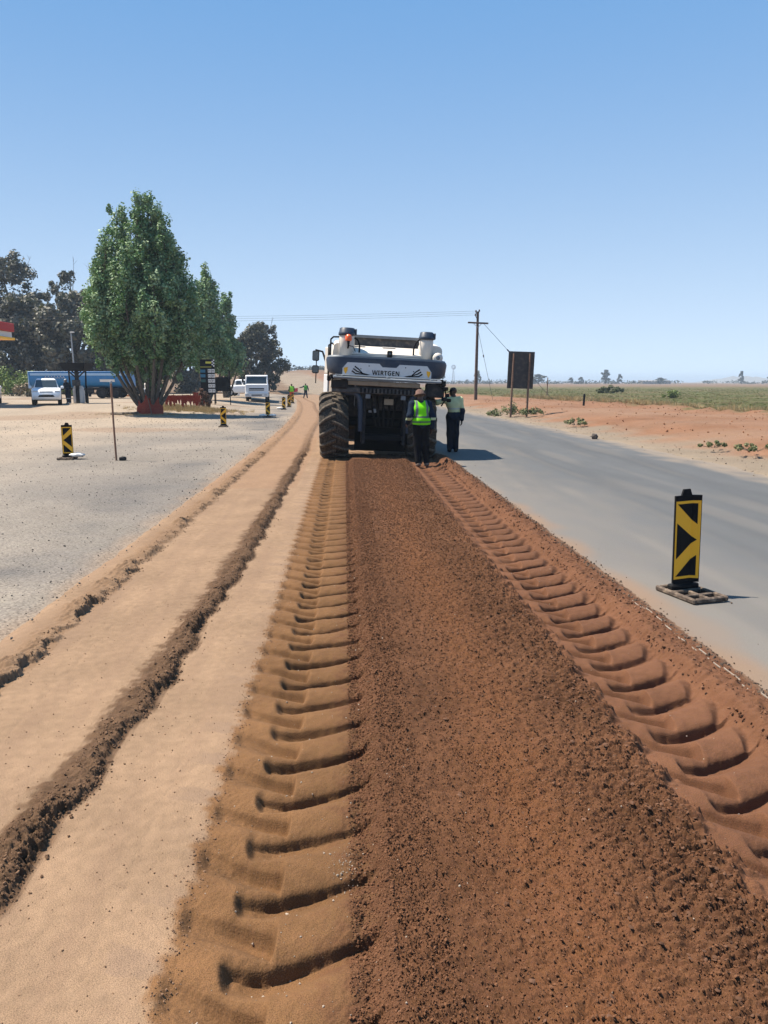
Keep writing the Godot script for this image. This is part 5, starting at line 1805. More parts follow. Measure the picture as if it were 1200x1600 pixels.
func build_furniture() -> void:
	delineator("striped board with a right-pointing arrow on the sealed lane, nearest of all", Vector3(3.07, 0.004, -6.66), 0.27, 1.0, 0.80, -0.03)
	var g := [
		[-6.95, -19.65, 0.05, "near striped board beside the thin wooden stake"],
		[-5.24, -33.6, 0.05, "striped board standing alone just left of the poplar's shadow tip"],
		[-4.22, -42.6, 0.0, "striped board with white bags in front of the white truck"],
		[-4.28, -54.4, 0.0, "fourth striped board away along the left lane"],
		[-4.32, -60.0, 0.1, "fifth striped board away along the left lane"],
		[-4.62, -64.5, 0.1, "sixth striped board, close before the lime-vested worker"],
		[-4.75, -70.5, 0.1, "farthest striped board at the lime-vested worker's feet"]]
	for p in g:
		delineator(p[3], Vector3(p[0], terrain(p[0], p[1]) + 0.006, p[1]), p[2], -1.0, 0.74)
	sandbag("white sandbag on the foot of the near left board", Vector3(-6.70, 0.05, -19.55), 0.1, 0.85)
	sandbag("white sandbag left of the board before the white truck", Vector3(-4.48, 0.05, -42.5), 0.2)
	sandbag("white sandbag right of the board before the white truck", Vector3(-3.96, 0.05, -42.5), -0.2)
	sandbag("white sandbag left of the fourth striped board", Vector3(-4.56, 0.05, -54.3), 0.3)
	# survey stake with its block
	var sb := MB.new()
	sb.tube([Vector3(0.02, -0.05, 0), Vector3(0.0, 0.9, 0), Vector3(0.0, 1.90, 0.02)], [0.026, 0.024, 0.026], 8)
	var so := thing("marker_stake", "thin brown wooden stake standing on the dusty surface", "stake", Vector3(-5.66, 0.0, -19.2))
	part("rod", sb, M.stake, so)
	sb = MB.new()
	sb.lathe([Vector2(0, 1.86), Vector2(0.032, 1.86), Vector2(0.032, 1.93), Vector2(0, 1.93)], 10, Vector3.UP, Vector3(0.0, 0, 0.02))
	part("cap", sb, M.galv, so)
	var bb := MB.new()
	bb.box(Vector3(0, 0.04, 0), Vector3(0.17, 0.08, 0.11), 0.012)
	bb.box(Vector3(0.01, 0.084, 0), Vector3(0.10, 0.012, 0.07), 0.004)
	var blk := part("weight_block", bb, M.dark)
	blk.position = Vector3(-5.47, 0.004, -19.15)
	blk.rotation.y = 0.2
	tag(blk, "small black block at the foot of the wooden stake", "block")
	# back of a road sign on two timber posts
	var s := thing("road_sign", "dark back of a large road sign on two timber posts", "sign", Vector3(9.5, 0.05, -42.0), 0.05)
	var yaw := 0.0
	sb = MB.new()
	var pan := [Vector2(-0.70, 1.52), Vector2(0.74, 1.48), Vector2(0.80, 3.46), Vector2(-0.64, 3.50)]
	sb.prism(pan, -0.10, -0.06)
	var face := part("panel", sb, M.sign_back, s)
	for k in 9:
		sb = MB.new()
		sb.box(Vector3(0.05, 1.62 + 0.215 * k, -0.048), Vector3(1.38, 0.035, 0.022), 0.004)
		part("stiffener", sb, M.sign_back, face)
	for p in [[-0.44, -0.15, 0.3], [0.46, -0.1, 0.1]]:
		sb = MB.new()
		sb.tube([Vector3(p[0] - 0.05, p[1], 0.02), Vector3(p[0], 1.5, 0.025), Vector3(p[0] + 0.03, 2.6, 0.03), Vector3(p[0] + 0.06, 3.38, 0.025)], [0.062, 0.058, 0.052, 0.045], 9)
		part("post", sb, M.timber, s)
	# short black marker post
	sb = MB.new()
	sb.tube([Vector3(0, -0.1, 0), Vector3(0.02, 0.5, 0), Vector3(0.03, 0.78, 0)], [0.075, 0.07, 0.062], 8)
	sb.lathe([Vector2(0.09, 0.0), Vector2(0.095, 0.04), Vector2(0.09, 0.07)], 10, Vector3.UP, Vector3(0.025, 0.60, 0))
	var mp := part("marker_post", sb, M.black)
	mp.position = Vector3(15.3, 0.38, -49.2)
	tag(mp, "short black post at the edge of the green field", "post")
	sb = MB.new()
	sb.tube([Vector3(0, -0.2, 0), Vector3(0, 1.2, 0), Vector3(0.02, 2.0, 0)], [0.06, 0.055, 0.045], 7)
	sb.tube([Vector3(-0.08, 1.7, 0.0), Vector3(0.1, 1.72, 0.0)], [0.02, 0.02], 6)
	var fp := part("fence_post", sb, M.timber)
	fp.position = Vector3(21.5, 0.38, -82.0)
	tag(fp, "thin upright fence post far in the field right of the road sign", "post")
	# power pole
	var P := thing("power_pole", "leaning dark timber power pole with a crossarm beyond the verge", "power pole", Vector3(11.46, 0.36, -67.9))
	sb = MB.new()
	sb.tube([Vector3(0, -0.3, 0), Vector3(0.0, 2.0, 0), Vector3(0.03, 5.0, 0), Vector3(0.05, 7.55, 0)], [0.15, 0.14, 0.12, 0.105], 10)
	part("shaft", sb, M.pole, P)
	sb = MB.new()
	sb.box(Vector3(0.07, 6.58, 0.12), Vector3(1.78, 0.14, 0.12), 0.02, Basis(Vector3.BACK, -0.04))
	var arm := part("crossarm", sb, M.pole, P)
	for x in [-0.3, 0.36]:
		sb = MB.new()
		sb.tube([Vector3(0.05, 6.2, 0.12), Vector3(x, 6.5, 0.14)], [0.025, 0.025], 6)
		part("brace", sb, M.galv, arm)
	for q in [[-0.09, 7.5, 0.25], [0.13, 7.55, 0.3], [-0.12, 7.2, 0.1]]:
		sb = MB.new()
		sb.tube([Vector3(0.04, q[1] - 0.35, 0), Vector3(q[0] * 1.3, q[1], 0)], [0.035, 0.03], 6)
		sb.lathe([Vector2(0, -0.02), Vector2(0.07, 0.0), Vector2(0.08, 0.06), Vector2(0.05, 0.09), Vector2(0.07, 0.13), Vector2(0, 0.2)], 10, Vector3.UP, Vector3(q[0] * 1.3, q[1], 0))
		part("insulator", sb, M.pole, P)
	for q in [[0.58, 6.50, 6.6, -0.1, 1.5], [0.10, 5.9, 1.2, -0.35, 2.2]]:
		sb = MB.new()
		var a := Vector3(q[0], q[1], 0.1)
		var e := Vector3(q[2], q[3], q[4])
		sb.tube([a, e], [0.016, 0.016], 5)
		var m := a.lerp(e, 0.33)
		sb.tube([m, a.lerp(e, 0.36)], [0.06, 0.05], 7)
		part("stay_wire", sb, M.iron, P)
	# overhead wires to the next pole, out of sight behind the gums
	var W := ["topmost", "middle", "lowest"]
	for k in 3:
		sb = MB.new()
		var a := Vector3(11.46 - 0.1, 7.95 - 0.16 * k, -67.9)
		var e := Vector3(-52.0, 8.3 - 0.22 * k, -74.0 - 0.5 * k)
		var pts := []
		for i in 15:
			var t := i / 14.0
			pts.append(a.lerp(e, t) - Vector3(0, 0.55 * 4.0 * t * (1.0 - t), 0))
		sb.tube(pts, [0.008], 5, false)
		var o := part("overhead_wire", sb, M.iron)
		tag(o, "%s thin overhead wire running left from the power pole" % W[k], "wire", "overhead wires")
	# stone on the lane's edge
	var rk := put("stone", rock_mesh(15, 0.9), mat(Color(0.06, 0.05, 0.045), 0.95))
	rk.position = Vector3(8.42, 0.09, -25.7)
	rk.scale = Vector3(0.30, 0.28, 0.28)
	tag(rk, "single dark stone lying on the gravel shoulder", "stone")
	# far buildings on the horizon
	for q in [[258.0, -640.0, 24.0, 3.2, "long low far roof at the centre of the right horizon", Color(0.20, 0.19, 0.19)], [486.0, -640.0, 46.0, 4.5, "long dark far shed below the hill", Color(0.06, 0.06, 0.065)], [540.0, -640.0, 24.0, 4.8, "second dark far shed right of the hill", Color(0.06, 0.06, 0.065)]]:
		var hs := thing("far_shed", q[4], "building", Vector3(q[0], 0.3, q[1]), 0.0, "sheds on the horizon")
		sb = MB.new()
		sb.box(Vector3(0, q[3] * 0.35, 0), Vector3(q[2], q[3] * 0.7, 10.0), 0.05)
		part("wall", sb, mat(Color(0.28, 0.25, 0.22), 0.9), hs)
		sb = MB.new()
		sb.loft([[Vector3(-q[2] * 0.51, q[3] * 0.7, 5.4), Vector3(-q[2] * 0.51, q[3], 0), Vector3(-q[2] * 0.51, q[3] * 0.7, -5.4)], [Vector3(q[2] * 0.51, q[3] * 0.7, 5.4), Vector3(q[2] * 0.51, q[3], 0), Vector3(q[2] * 0.51, q[3] * 0.7, -5.4)]])
		part("roof", sb, mat(q[5], 0.7), hs)
	# wind pump
	var wp := thing("wind_pump", "thin far wind pump tower beside the power pole", "wind pump", Vector3(78.0, 0.3, -560.0))
	sb = MB.new()
	for k in 4:
		var a := PI / 4 + k * PI / 2
		sb.tube([Vector3(cos(a) * 1.2, 0, sin(a) * 1.2), Vector3(cos(a) * 0.25, 12.0, sin(a) * 0.25)], [0.12, 0.10], 5)
	for h in [3.0, 6.0, 9.0]: sb.box(Vector3(0, h, 0), Vector3(2.0 - h * 0.13, 0.12, 2.0 - h * 0.13))
	part("tower", sb, M.galv, wp)
	sb = MB.new()
	for k in 12:
		var a := TAU * k / 12
		sb.quad(Vector3(cos(a) * 0.4, 12.2 + sin(a) * 0.4, 0.5), Vector3(cos(a + 0.2) * 0.4, 12.2 + sin(a + 0.2) * 0.4, 0.6), Vector3(cos(a + 0.35) * 1.7, 12.2 + sin(a + 0.35) * 1.7, 0.7), Vector3(cos(a) * 1.7, 12.2 + sin(a) * 1.7, 0.5))
	part("wind_wheel", sb, M.galv, wp)

# ---------------------------------------------------------------- vehicles
func road_wheel(parent: Node3D, at: Vector3, r: float, w: float) -> void:
	var b := MB.new()
	b.xf = Transform3D(Basis(), at)
	b.lathe([Vector2(0.62 * r, -w / 2), Vector2(0.92 * r, -w / 2), Vector2(r, -w * 0.36), Vector2(r, w * 0.36), Vector2(0.92 * r, w / 2), Vector2(0.62 * r, w / 2)], 24, Vector3.RIGHT)
	var t := part("wheel", b, M.rubber, parent)
	b = MB.new()
	b.xf = Transform3D(Basis(), at)
	b.lathe([Vector2(0, -w * 0.36), Vector2(0.2 * r, -w * 0.42), Vector2(0.55 * r, -w * 0.30), Vector2(0.64 * r, -w * 0.46), Vector2(0.64 * r, w * 0.46), Vector2(0.55 * r, w * 0.30), Vector2(0.2 * r, w * 0.42), Vector2(0, w * 0.36)], 20, Vector3.RIGHT)
	part("rim", b, M.rim, t)

func make_pickup(label: String, at: Vector3, turn: float) -> Node3D:
	# double-cab pickup, its nose towards +z
	var o := thing("pickup_truck", label, "pickup", at, turn, "pickups on the forecourt")
	var b := MB.new()
	var rings := []
	for q in [[2.42, 1.50, 0.50, 0.62], [2.38, 1.66, 0.38, 0.80], [2.20, 1.76, 0.34, 0.98], [1.60, 1.80, 0.32, 1.08], [1.0, 1.80, 0.32, 1.13], [0.9, 1.80, 0.32, 1.13], [-0.9, 1.80, 0.32, 1.12], [-1.0, 1.80, 0.34, 1.10], [-2.45, 1.78, 0.42, 1.08], [-2.52, 1.72, 0.50, 1.02]]:
		rings.append(rrect(q[1], q[3] - q[2], 0.10, 0, (q[2] + q[3]) * 0.5, q[0]))
	b.loft(rings)
	part("body", b, M.white, o)
	b = MB.new()
	rings = []
	for q in [[1.12, 1.60, 1.10], [0.92, 1.56, 1.26], [0.42, 1.40, 1.70], [0.25, 1.36, 1.75], [-0.75, 1.34, 1.75], [-1.0, 1.36, 1.68], [-1.15, 1.48, 1.12]]:
		rings.append([Vector3(q[1] / 2, 1.08, q[0]), Vector3(q[1] / 2 - (q[2] - 1.1) * 0.14, q[2] - 0.06, q[0]), Vector3(q[1] / 2 - (q[2] - 1.1) * 0.14 - 0.08, q[2], q[0]), Vector3(-q[1] / 2 + (q[2] - 1.1) * 0.14 + 0.08, q[2], q[0]), Vector3(-q[1] / 2 + (q[2] - 1.1) * 0.14, q[2] - 0.06, q[0]), Vector3(-q[1] / 2, 1.08, q[0])])
	b.loft(rings)
	part("cabin", b, M.white, o)
	b = MB.new()
	b.quad_out(Vector3(-0.70, 1.17, 1.065), Vector3(0.70, 1.17, 1.065), Vector3(0.60, 1.64, 0.525), Vector3(-0.60, 1.64, 0.525), Vector3(0, 1.2, 0))
	b.quad_out(Vector3(-0.70, 1.165, 1.055), Vector3(0.70, 1.165, 1.055), Vector3(0.60, 1.635, 0.515), Vector3(-0.60, 1.635, 0.515), Vector3(0, 3, 3))
	part("windscreen", b, M.glass, o)
	for s in [-1.0, 1.0]:
		for z in [0.25, -0.55]:
			b = MB.new()
			b.quad_out(Vector3(s * 0.785, 1.18, z + 0.35), Vector3(s * 0.785, 1.18, z - 0.35), Vector3(s * 0.715, 1.62, z - 0.30), Vector3(s * 0.715, 1.62, z + 0.18), Vector3(0, 1.2, 0))
			part("side_window", b, M.glass, o)
		b = MB.new()
		b.loft([rrect(0.34, 0.20, 0.05, s * 0.66, 0.86, 2.235), rrect(0.30, 0.17, 0.05, s * 0.67, 0.86, 2.33)])
		part("headlight", b, M.lamp, o)
		b = MB.new()
		b.box(Vector3(s * 0.99, 1.16, 0.86), Vector3(0.20, 0.18, 0.12), 0.04)
		part("wing_mirror", b, M.white, o)
		b = MB.new()
		b.lathe([Vector2(0, 0.02), Vector2(0.05, 0.015), Vector2(0.06, 0)], 10, Vector3.BACK, Vector3(s * 0.66, 0.56, 2.37))
		part("fog_lamp", b, M.glass, o)
	b = MB.new()
	b.box(Vector3(0, 0.86, 2.33), Vector3(0.80, 0.10, 0.05), 0.01)
	part("grille", b, M.galv, o)
	b = MB.new()
	b.prism([Vector2(-0.50, 0.54), Vector2(0.50, 0.54), Vector2(0.42, 0.67), Vector2(-0.42, 0.67)], 2.40, 2.432)
	part("lower_grille", b, M.black, o)
	b = MB.new()
	b.box(Vector3(0, 0.715, 2.425), Vector3(0.46, 0.08, 0.02), 0.004)
	part("number_plate", b, M.sign_white, o)
	b = MB.new()
	b.box(Vector3(0, 0.36, 1.6), Vector3(1.5, 0.14, 1.4), 0.03)
	b.box(Vector3(0, 0.40, -0.8), Vector3(1.4, 0.12, 3.0), 0.03)
	part("underbody", b, M.black, o)
	for s in [-1.0, 1.0]:
		road_wheel(o, Vector3(s * 0.79, 0.37, 1.55), 0.37, 0.25)
		road_wheel(o, Vector3(s * 0.79, 0.37, -1.45), 0.37, 0.25)
	return o

func make_truck() -> void:
	# cab-over truck, nose towards +z
	var o := thing("flatbed_truck", "white cab-over truck facing the camera beside the works", "truck", Vector3(-7.72, terrain(-7.72, -69.0), -68.5), 0.08)
	var b := MB.new()
	b.loft([rrect(1.90, 1.05, 0.10, 0, 0.98, 0.02), rrect(2.0, 1.12, 0.12, 0, 0.99, -0.10), rrect(2.0, 1.12, 0.12, 0, 0.99, -1.7)])
	part("lower_cab", b, M.white, o)
	b = MB.new()
	b.loft([rrect(1.96, 0.12, 0.05, 0, 1.49, -0.06), rrect(1.98, 0.16, 0.05, 0, 1.50, -0.16), rrect(1.98, 0.16, 0.05, 0, 1.50, -1.7)])
	part("waist", b, M.white, o)
	# pillars, roof and rear wall leave real window openings
	b = MB.new()
	for s in [-1.0, 1.0]:
		b.tube([Vector3(s * 0.94, 1.5, -0.12), Vector3(s * 0.88, 2.22, -0.42)], [0.055, 0.05], 8)
		b.box(Vector3(s * 0.93, 1.88, -1.15), Vector3(0.07, 0.74, 0.18), 0.02)
		b.box(Vector3(s * 0.93, 1.88, -1.66), Vector3(0.07, 0.74, 0.10), 0.02)
	b.box(Vector3(0, 1.65, -1.68), Vector3(1.84, 0.28, 0.06), 0.01)
	b.box(Vector3(0, 2.13, -1.68), Vector3(1.84, 0.22, 0.06), 0.01)
	for s in [-1.0, 1.0]: b.box(Vector3(s * 0.68, 1.9, -1.68), Vector3(0.46, 0.26, 0.058), 0.01)
	part("cab_frame", b, M.white, o)
	b = MB.new()
	b.loft([rrect(1.78, 0.06, 0.03, 0, 2.22, -0.34), rrect(1.94, 0.16, 0.07, 0, 2.24, -0.48), rrect(1.94, 0.18, 0.07, 0, 2.25, -1.72)])
	part("roof", b, M.white, o)
	var glass := mat(Color(0.008, 0.016, 0.018), 0.08, 0, 0.2)
	glass.transparency = BaseMaterial3D.TRANSPARENCY_ALPHA
	glass.albedo_color.a = 0.9
	b = MB.new()
	b.quad_out(Vector3(-0.89, 1.565, -0.13), Vector3(0.89, 1.565, -0.13), Vector3(0.84, 2.18, -0.385), Vector3(-0.84, 2.18, -0.385), Vector3(0, 1.8, -1.5))
	part("windscreen", b, M.glass, o)
	b = MB.new()
	b.quad_out(Vector3(-0.45, 1.78, -1.69), Vector3(0.45, 1.78, -1.69), Vector3(0.45, 2.02, -1.69), Vector3(-0.45, 2.02, -1.69), Vector3(0, 1.9, 0))
	part("rear_window", b, glass, o)
	b = MB.new()
	b.box(Vector3(0, 1.60, -0.32), Vector3(1.80, 0.10, 0.30), 0.03)
	for x in [-0.45, 0.45]: b.box(Vector3(x, 1.60, -1.35), Vector3(0.46, 0.55, 0.14), 0.05)
	part("dashboard_and_seats", b, M.dark, o)
	b = MB.new()
	b.box(Vector3(0, 1.15, 0.035), Vector3(1.3, 0.10, 0.03), 0.01)
	b.box(Vector3(0, 1.02, 0.035), Vector3(1.3, 0.05, 0.03), 0.01)
	part("grille", b, M.black, o)
	b = MB.new()
	b.loft([rrect(2.02, 0.30, 0.07, 0, 0.62, 0.13), rrect(2.06, 0.34, 0.08, 0, 0.62, 0.04), rrect(2.06, 0.34, 0.08, 0, 0.62, -0.25)])
	var bm := part("bumper", b, M.white_dust, o)
	b = MB.new()
	b.box(Vector3(0, 0.60, 0.136), Vector3(0.9, 0.09, 0.012), 0.004)
	part("bumper_slot", b, M.black, bm)
	for s in [-1.0, 1.0]:
		b = MB.new()
		b.box(Vector3(s * 0.78, 0.63, 0.132), Vector3(0.26, 0.15, 0.02), 0.006)
		part("headlight", b, M.lamp, o)
		b = MB.new()
		b.tube([Vector3(s * 0.95, 1.95, -0.3), Vector3(s * 1.17, 1.98, -0.2)], [0.015, 0.015], 5)
		b.box(Vector3(s * 1.18, 1.85, -0.2), Vector3(0.16, 0.30, 0.07), 0.03)
		part("wing_mirror", b, M.black, o)
		road_wheel(o, Vector3(s * 0.84, 0.39, -0.75), 0.39, 0.24)
		road_wheel(o, Vector3(s * 0.84, 0.39, -4.2), 0.39, 0.36)
	b = MB.new()
	b.box(Vector3(0, 0.72, -3.2), Vector3(0.8, 0.2, 4.6), 0.02)
	part("chassis", b, M.black, o)
	b = MB.new()
	b.box(Vector3(0, 0.98, -4.0), Vector3(2.15, 0.10, 4.2), 0.02)
	for s in [-1.0, 1.0]: b.box(Vector3(s * 1.06, 1.25, -4.0), Vector3(0.05, 0.42, 4.2), 0.01)
	b.box(Vector3(0, 1.5, -1.92), Vector3(2.10, 0.95, 0.05), 0.01)
	for s in [-1.0, 1.0]: b.tube([Vector3(s * 1.0, 1.0, -1.92), Vector3(s * 1.0, 2.25, -1.92)], [0.03, 0.03], 6)
	part("load_bed", b, M.dark, o)

func make_trailer() -> void:
	# long blue side-tipping trailer, seen from its side
	var o := thing("tipper_trailer", "long blue side tipper trailer parked before the gums", "trailer", Vector3(-24.4, 0.42, -74.0))
	var L := 4.45
	for q in [[-L, -0.2, "skip"], [0.0, L, "skip"]]:
		pass
	var b := MB.new()
	var prof := [Vector2(1.22, 2.42), Vector2(1.25, 2.30), Vector2(1.18, 1.75), Vector2(0.95, 1.25), Vector2(0.45, 0.98), Vector2(-0.45, 0.98), Vector2(-0.95, 1.25), Vector2(-1.18, 1.75), Vector2(-1.25, 2.30), Vector2(-1.22, 2.42)]
	var rings := []
	for x in [-L, -L + 0.05, L - 0.05, L]:
		var ring := []
		for p in prof: ring.append(Vector3(x, p.y, p.x))
		rings.append(ring)
	b.loft(rings)
	var hull := part("skip", b, M.blue, o)
	b = MB.new()
	b.box(Vector3(0, 2.40, 1.24), Vector3(2 * L + 0.1, 0.10, 0.10), 0.02)
	b.box(Vector3(0, 2.40, -1.24), Vector3(2 * L + 0.1, 0.10, 0.10), 0.02)
	part("top_rail", b, M.blue, hull)
	b = MB.new()
	b.box(Vector3(0, 2.18, 1.265), Vector3(2 * L - 0.3, 0.22, 0.03), 0.01, Basis(Vector3.RIGHT, 0.12))
	part("pale_stripe", b, M.blue_light, hull)
	for s in [-1.0, 1.0]:
		b = MB.new()
		b.box(Vector3(s * (L + 0.03), 1.72, 0), Vector3(0.07, 1.42, 2.42), 0.03)
		part("end_board", b, M.blue_light if s < 0 else M.blue, hull)
	b = MB.new()
	b.box(Vector3(2.6, 1.62, 1.20), Vector3(1.35, 0.24, 0.03), 0.006, Basis(Vector3.RIGHT, 0.25))
	part("white_plate", b, M.sign_white, hull)
	# white brush lettering, only its strokes can be made out
	b = MB.new()
	var x := -3.0
	for k in 7:
		b.tube([Vector3(x, 1.80, 1.255), Vector3(x + 0.09, 2.00 + 0.05 * (k % 2), 1.275), Vector3(x + 0.19, 1.82, 1.255)], [0.022, 0.028, 0.018], 5)
		x += 0.27
	part("white_script", b, M.sign_white, hull)
	b = MB.new()
	b.box(Vector3(0, 0.86, 0.45), Vector3(2 * L - 0.4, 0.18, 0.14), 0.02)
	b.box(Vector3(0, 0.86, -0.45), Vector3(2 * L - 0.4, 0.18, 0.14), 0.02)
	part("chassis", b, M.dark, o)
	for x2 in [2.0, 3.25]:
		for s in [-1.0, 1.0]:
			var wn := Node3D.new()
			b = MB.new()
			b.xf = Transform3D(Basis(), Vector3(x2, 0.52, s * 0.95))
			b.lathe([Vector2(0.32, -0.15), Vector2(0.48, -0.15), Vector2(0.52, -0.10), Vector2(0.52, 0.10), Vector2(0.48, 0.15), Vector2(0.32, 0.15)], 22, Vector3.BACK)
			var t := part("wheel", b, M.rubber, o)
			wn.free()
			b = MB.new()
			b.xf = Transform3D(Basis(), Vector3(x2, 0.52, s * 0.95))
			b.lathe([Vector2(0, 0.08 * s), Vector2(0.12, 0.10 * s), Vector2(0.26, 0.05 * s), Vector2(0.33, 0.12 * s), Vector2(0.33, -0.12 * s), Vector2(0, -0.1 * s)], 18, Vector3.BACK)
			part("rim", b, M.dark, t)
	for x3 in [-3.9, 0.9]:
		b = MB.new()
		b.box(Vector3(x3, 0.72, 1.0), Vector3(0.75 if x3 > 0 else 0.18, 0.5, 0.3), 0.05)
		b.box(Vector3(x3, 0.36, 1.0), Vector3(0.20, 0.40, 0.22), 0.03)
		part("landing_leg", b, M.dark, o)

func build_vehicles() -> void:
	var p := make_pickup("white double-cab pickup facing the camera beside the black canopy stand", Vector3(-20.33, 0.40, -54.2), 0.34)
	clone(p, "white vehicle cut off by the left edge of the picture", Vector3(-25.25, 0.40, -56.0), 0.36)
	var q := clone(p, "white pickup seen from the side behind the dark board", Vector3(-10.6, terrain(-10.6, -84.0), -84.0), 1.45)
	q.set_meta("group", "pickups on the forecourt")
	make_truck()
	make_trailer()
	# orange plant and white tank beyond the trailer
	var o := thing("plate_compactor", "small orange machine showing beneath the blue trailer", "machine", Vector3(-22.3, 0.42, -80.0))
	var b := MB.new()
	b.box(Vector3(0, 0.55, 0), Vector3(1.1, 0.45, 0.7), 0.08)
	b.box(Vector3(0.1, 0.95, 0), Vector3(0.6, 0.35, 0.5), 0.06)
	part("engine_cover", b, M.orange, o)
	b = MB.new()
	b.box(Vector3(0, 0.12, 0), Vector3(1.2, 0.14, 0.9), 0.04)
	b.tube([Vector3(0.5, 0.9, 0), Vector3(0.95, 1.15, 0), Vector3(1.15, 1.2, 0)], [0.03], 6)
	part("base_plate", b, M.orange, o)
	o = thing("tank_trailer", "white low trailer with a tan drum right of the blue trailer", "trailer", Vector3(-18.6, 0.42, -76.0))
	b = MB.new()
	b.box(Vector3(0, 0.55, 0), Vector3(1.7, 0.62, 1.2), 0.05)
	var tk := part("box", b, M.white_dust, o)
	for x in [-0.45, 0.35]:
		b = MB.new()
		b.box(Vector3(x, 0.55, 0.612), Vector3(0.06, 0.60, 0.02), 0.004)
		part("seam", b, M.dark, tk)
	b = MB.new()
	b.xf = Transform3D(Basis(), Vector3(-0.1, 1.14, 0))
	b.lathe([Vector2(0, -0.55), Vector2(0.24, -0.53), Vector2(0.27, -0.48), Vector2(0.27, 0.48), Vector2(0.24, 0.53), Vector2(0, 0.55)], 18, Vector3.RIGHT)
	part("drum", b, M.cream, o)
	for s in [-1.0, 1.0]: 
		b = MB.new()
		b.xf = Transform3D(Basis(), Vector3(0.2, 0.26, s * 0.72))
		b.lathe([Vector2(0, -0.08), Vector2(0.22, -0.08), Vector2(0.26, -0.05), Vector2(0.26, 0.05), Vector2(0.22, 0.08), Vector2(0, 0.08)], 16, Vector3.BACK)
		part("wheel", b, M.rubber, o)

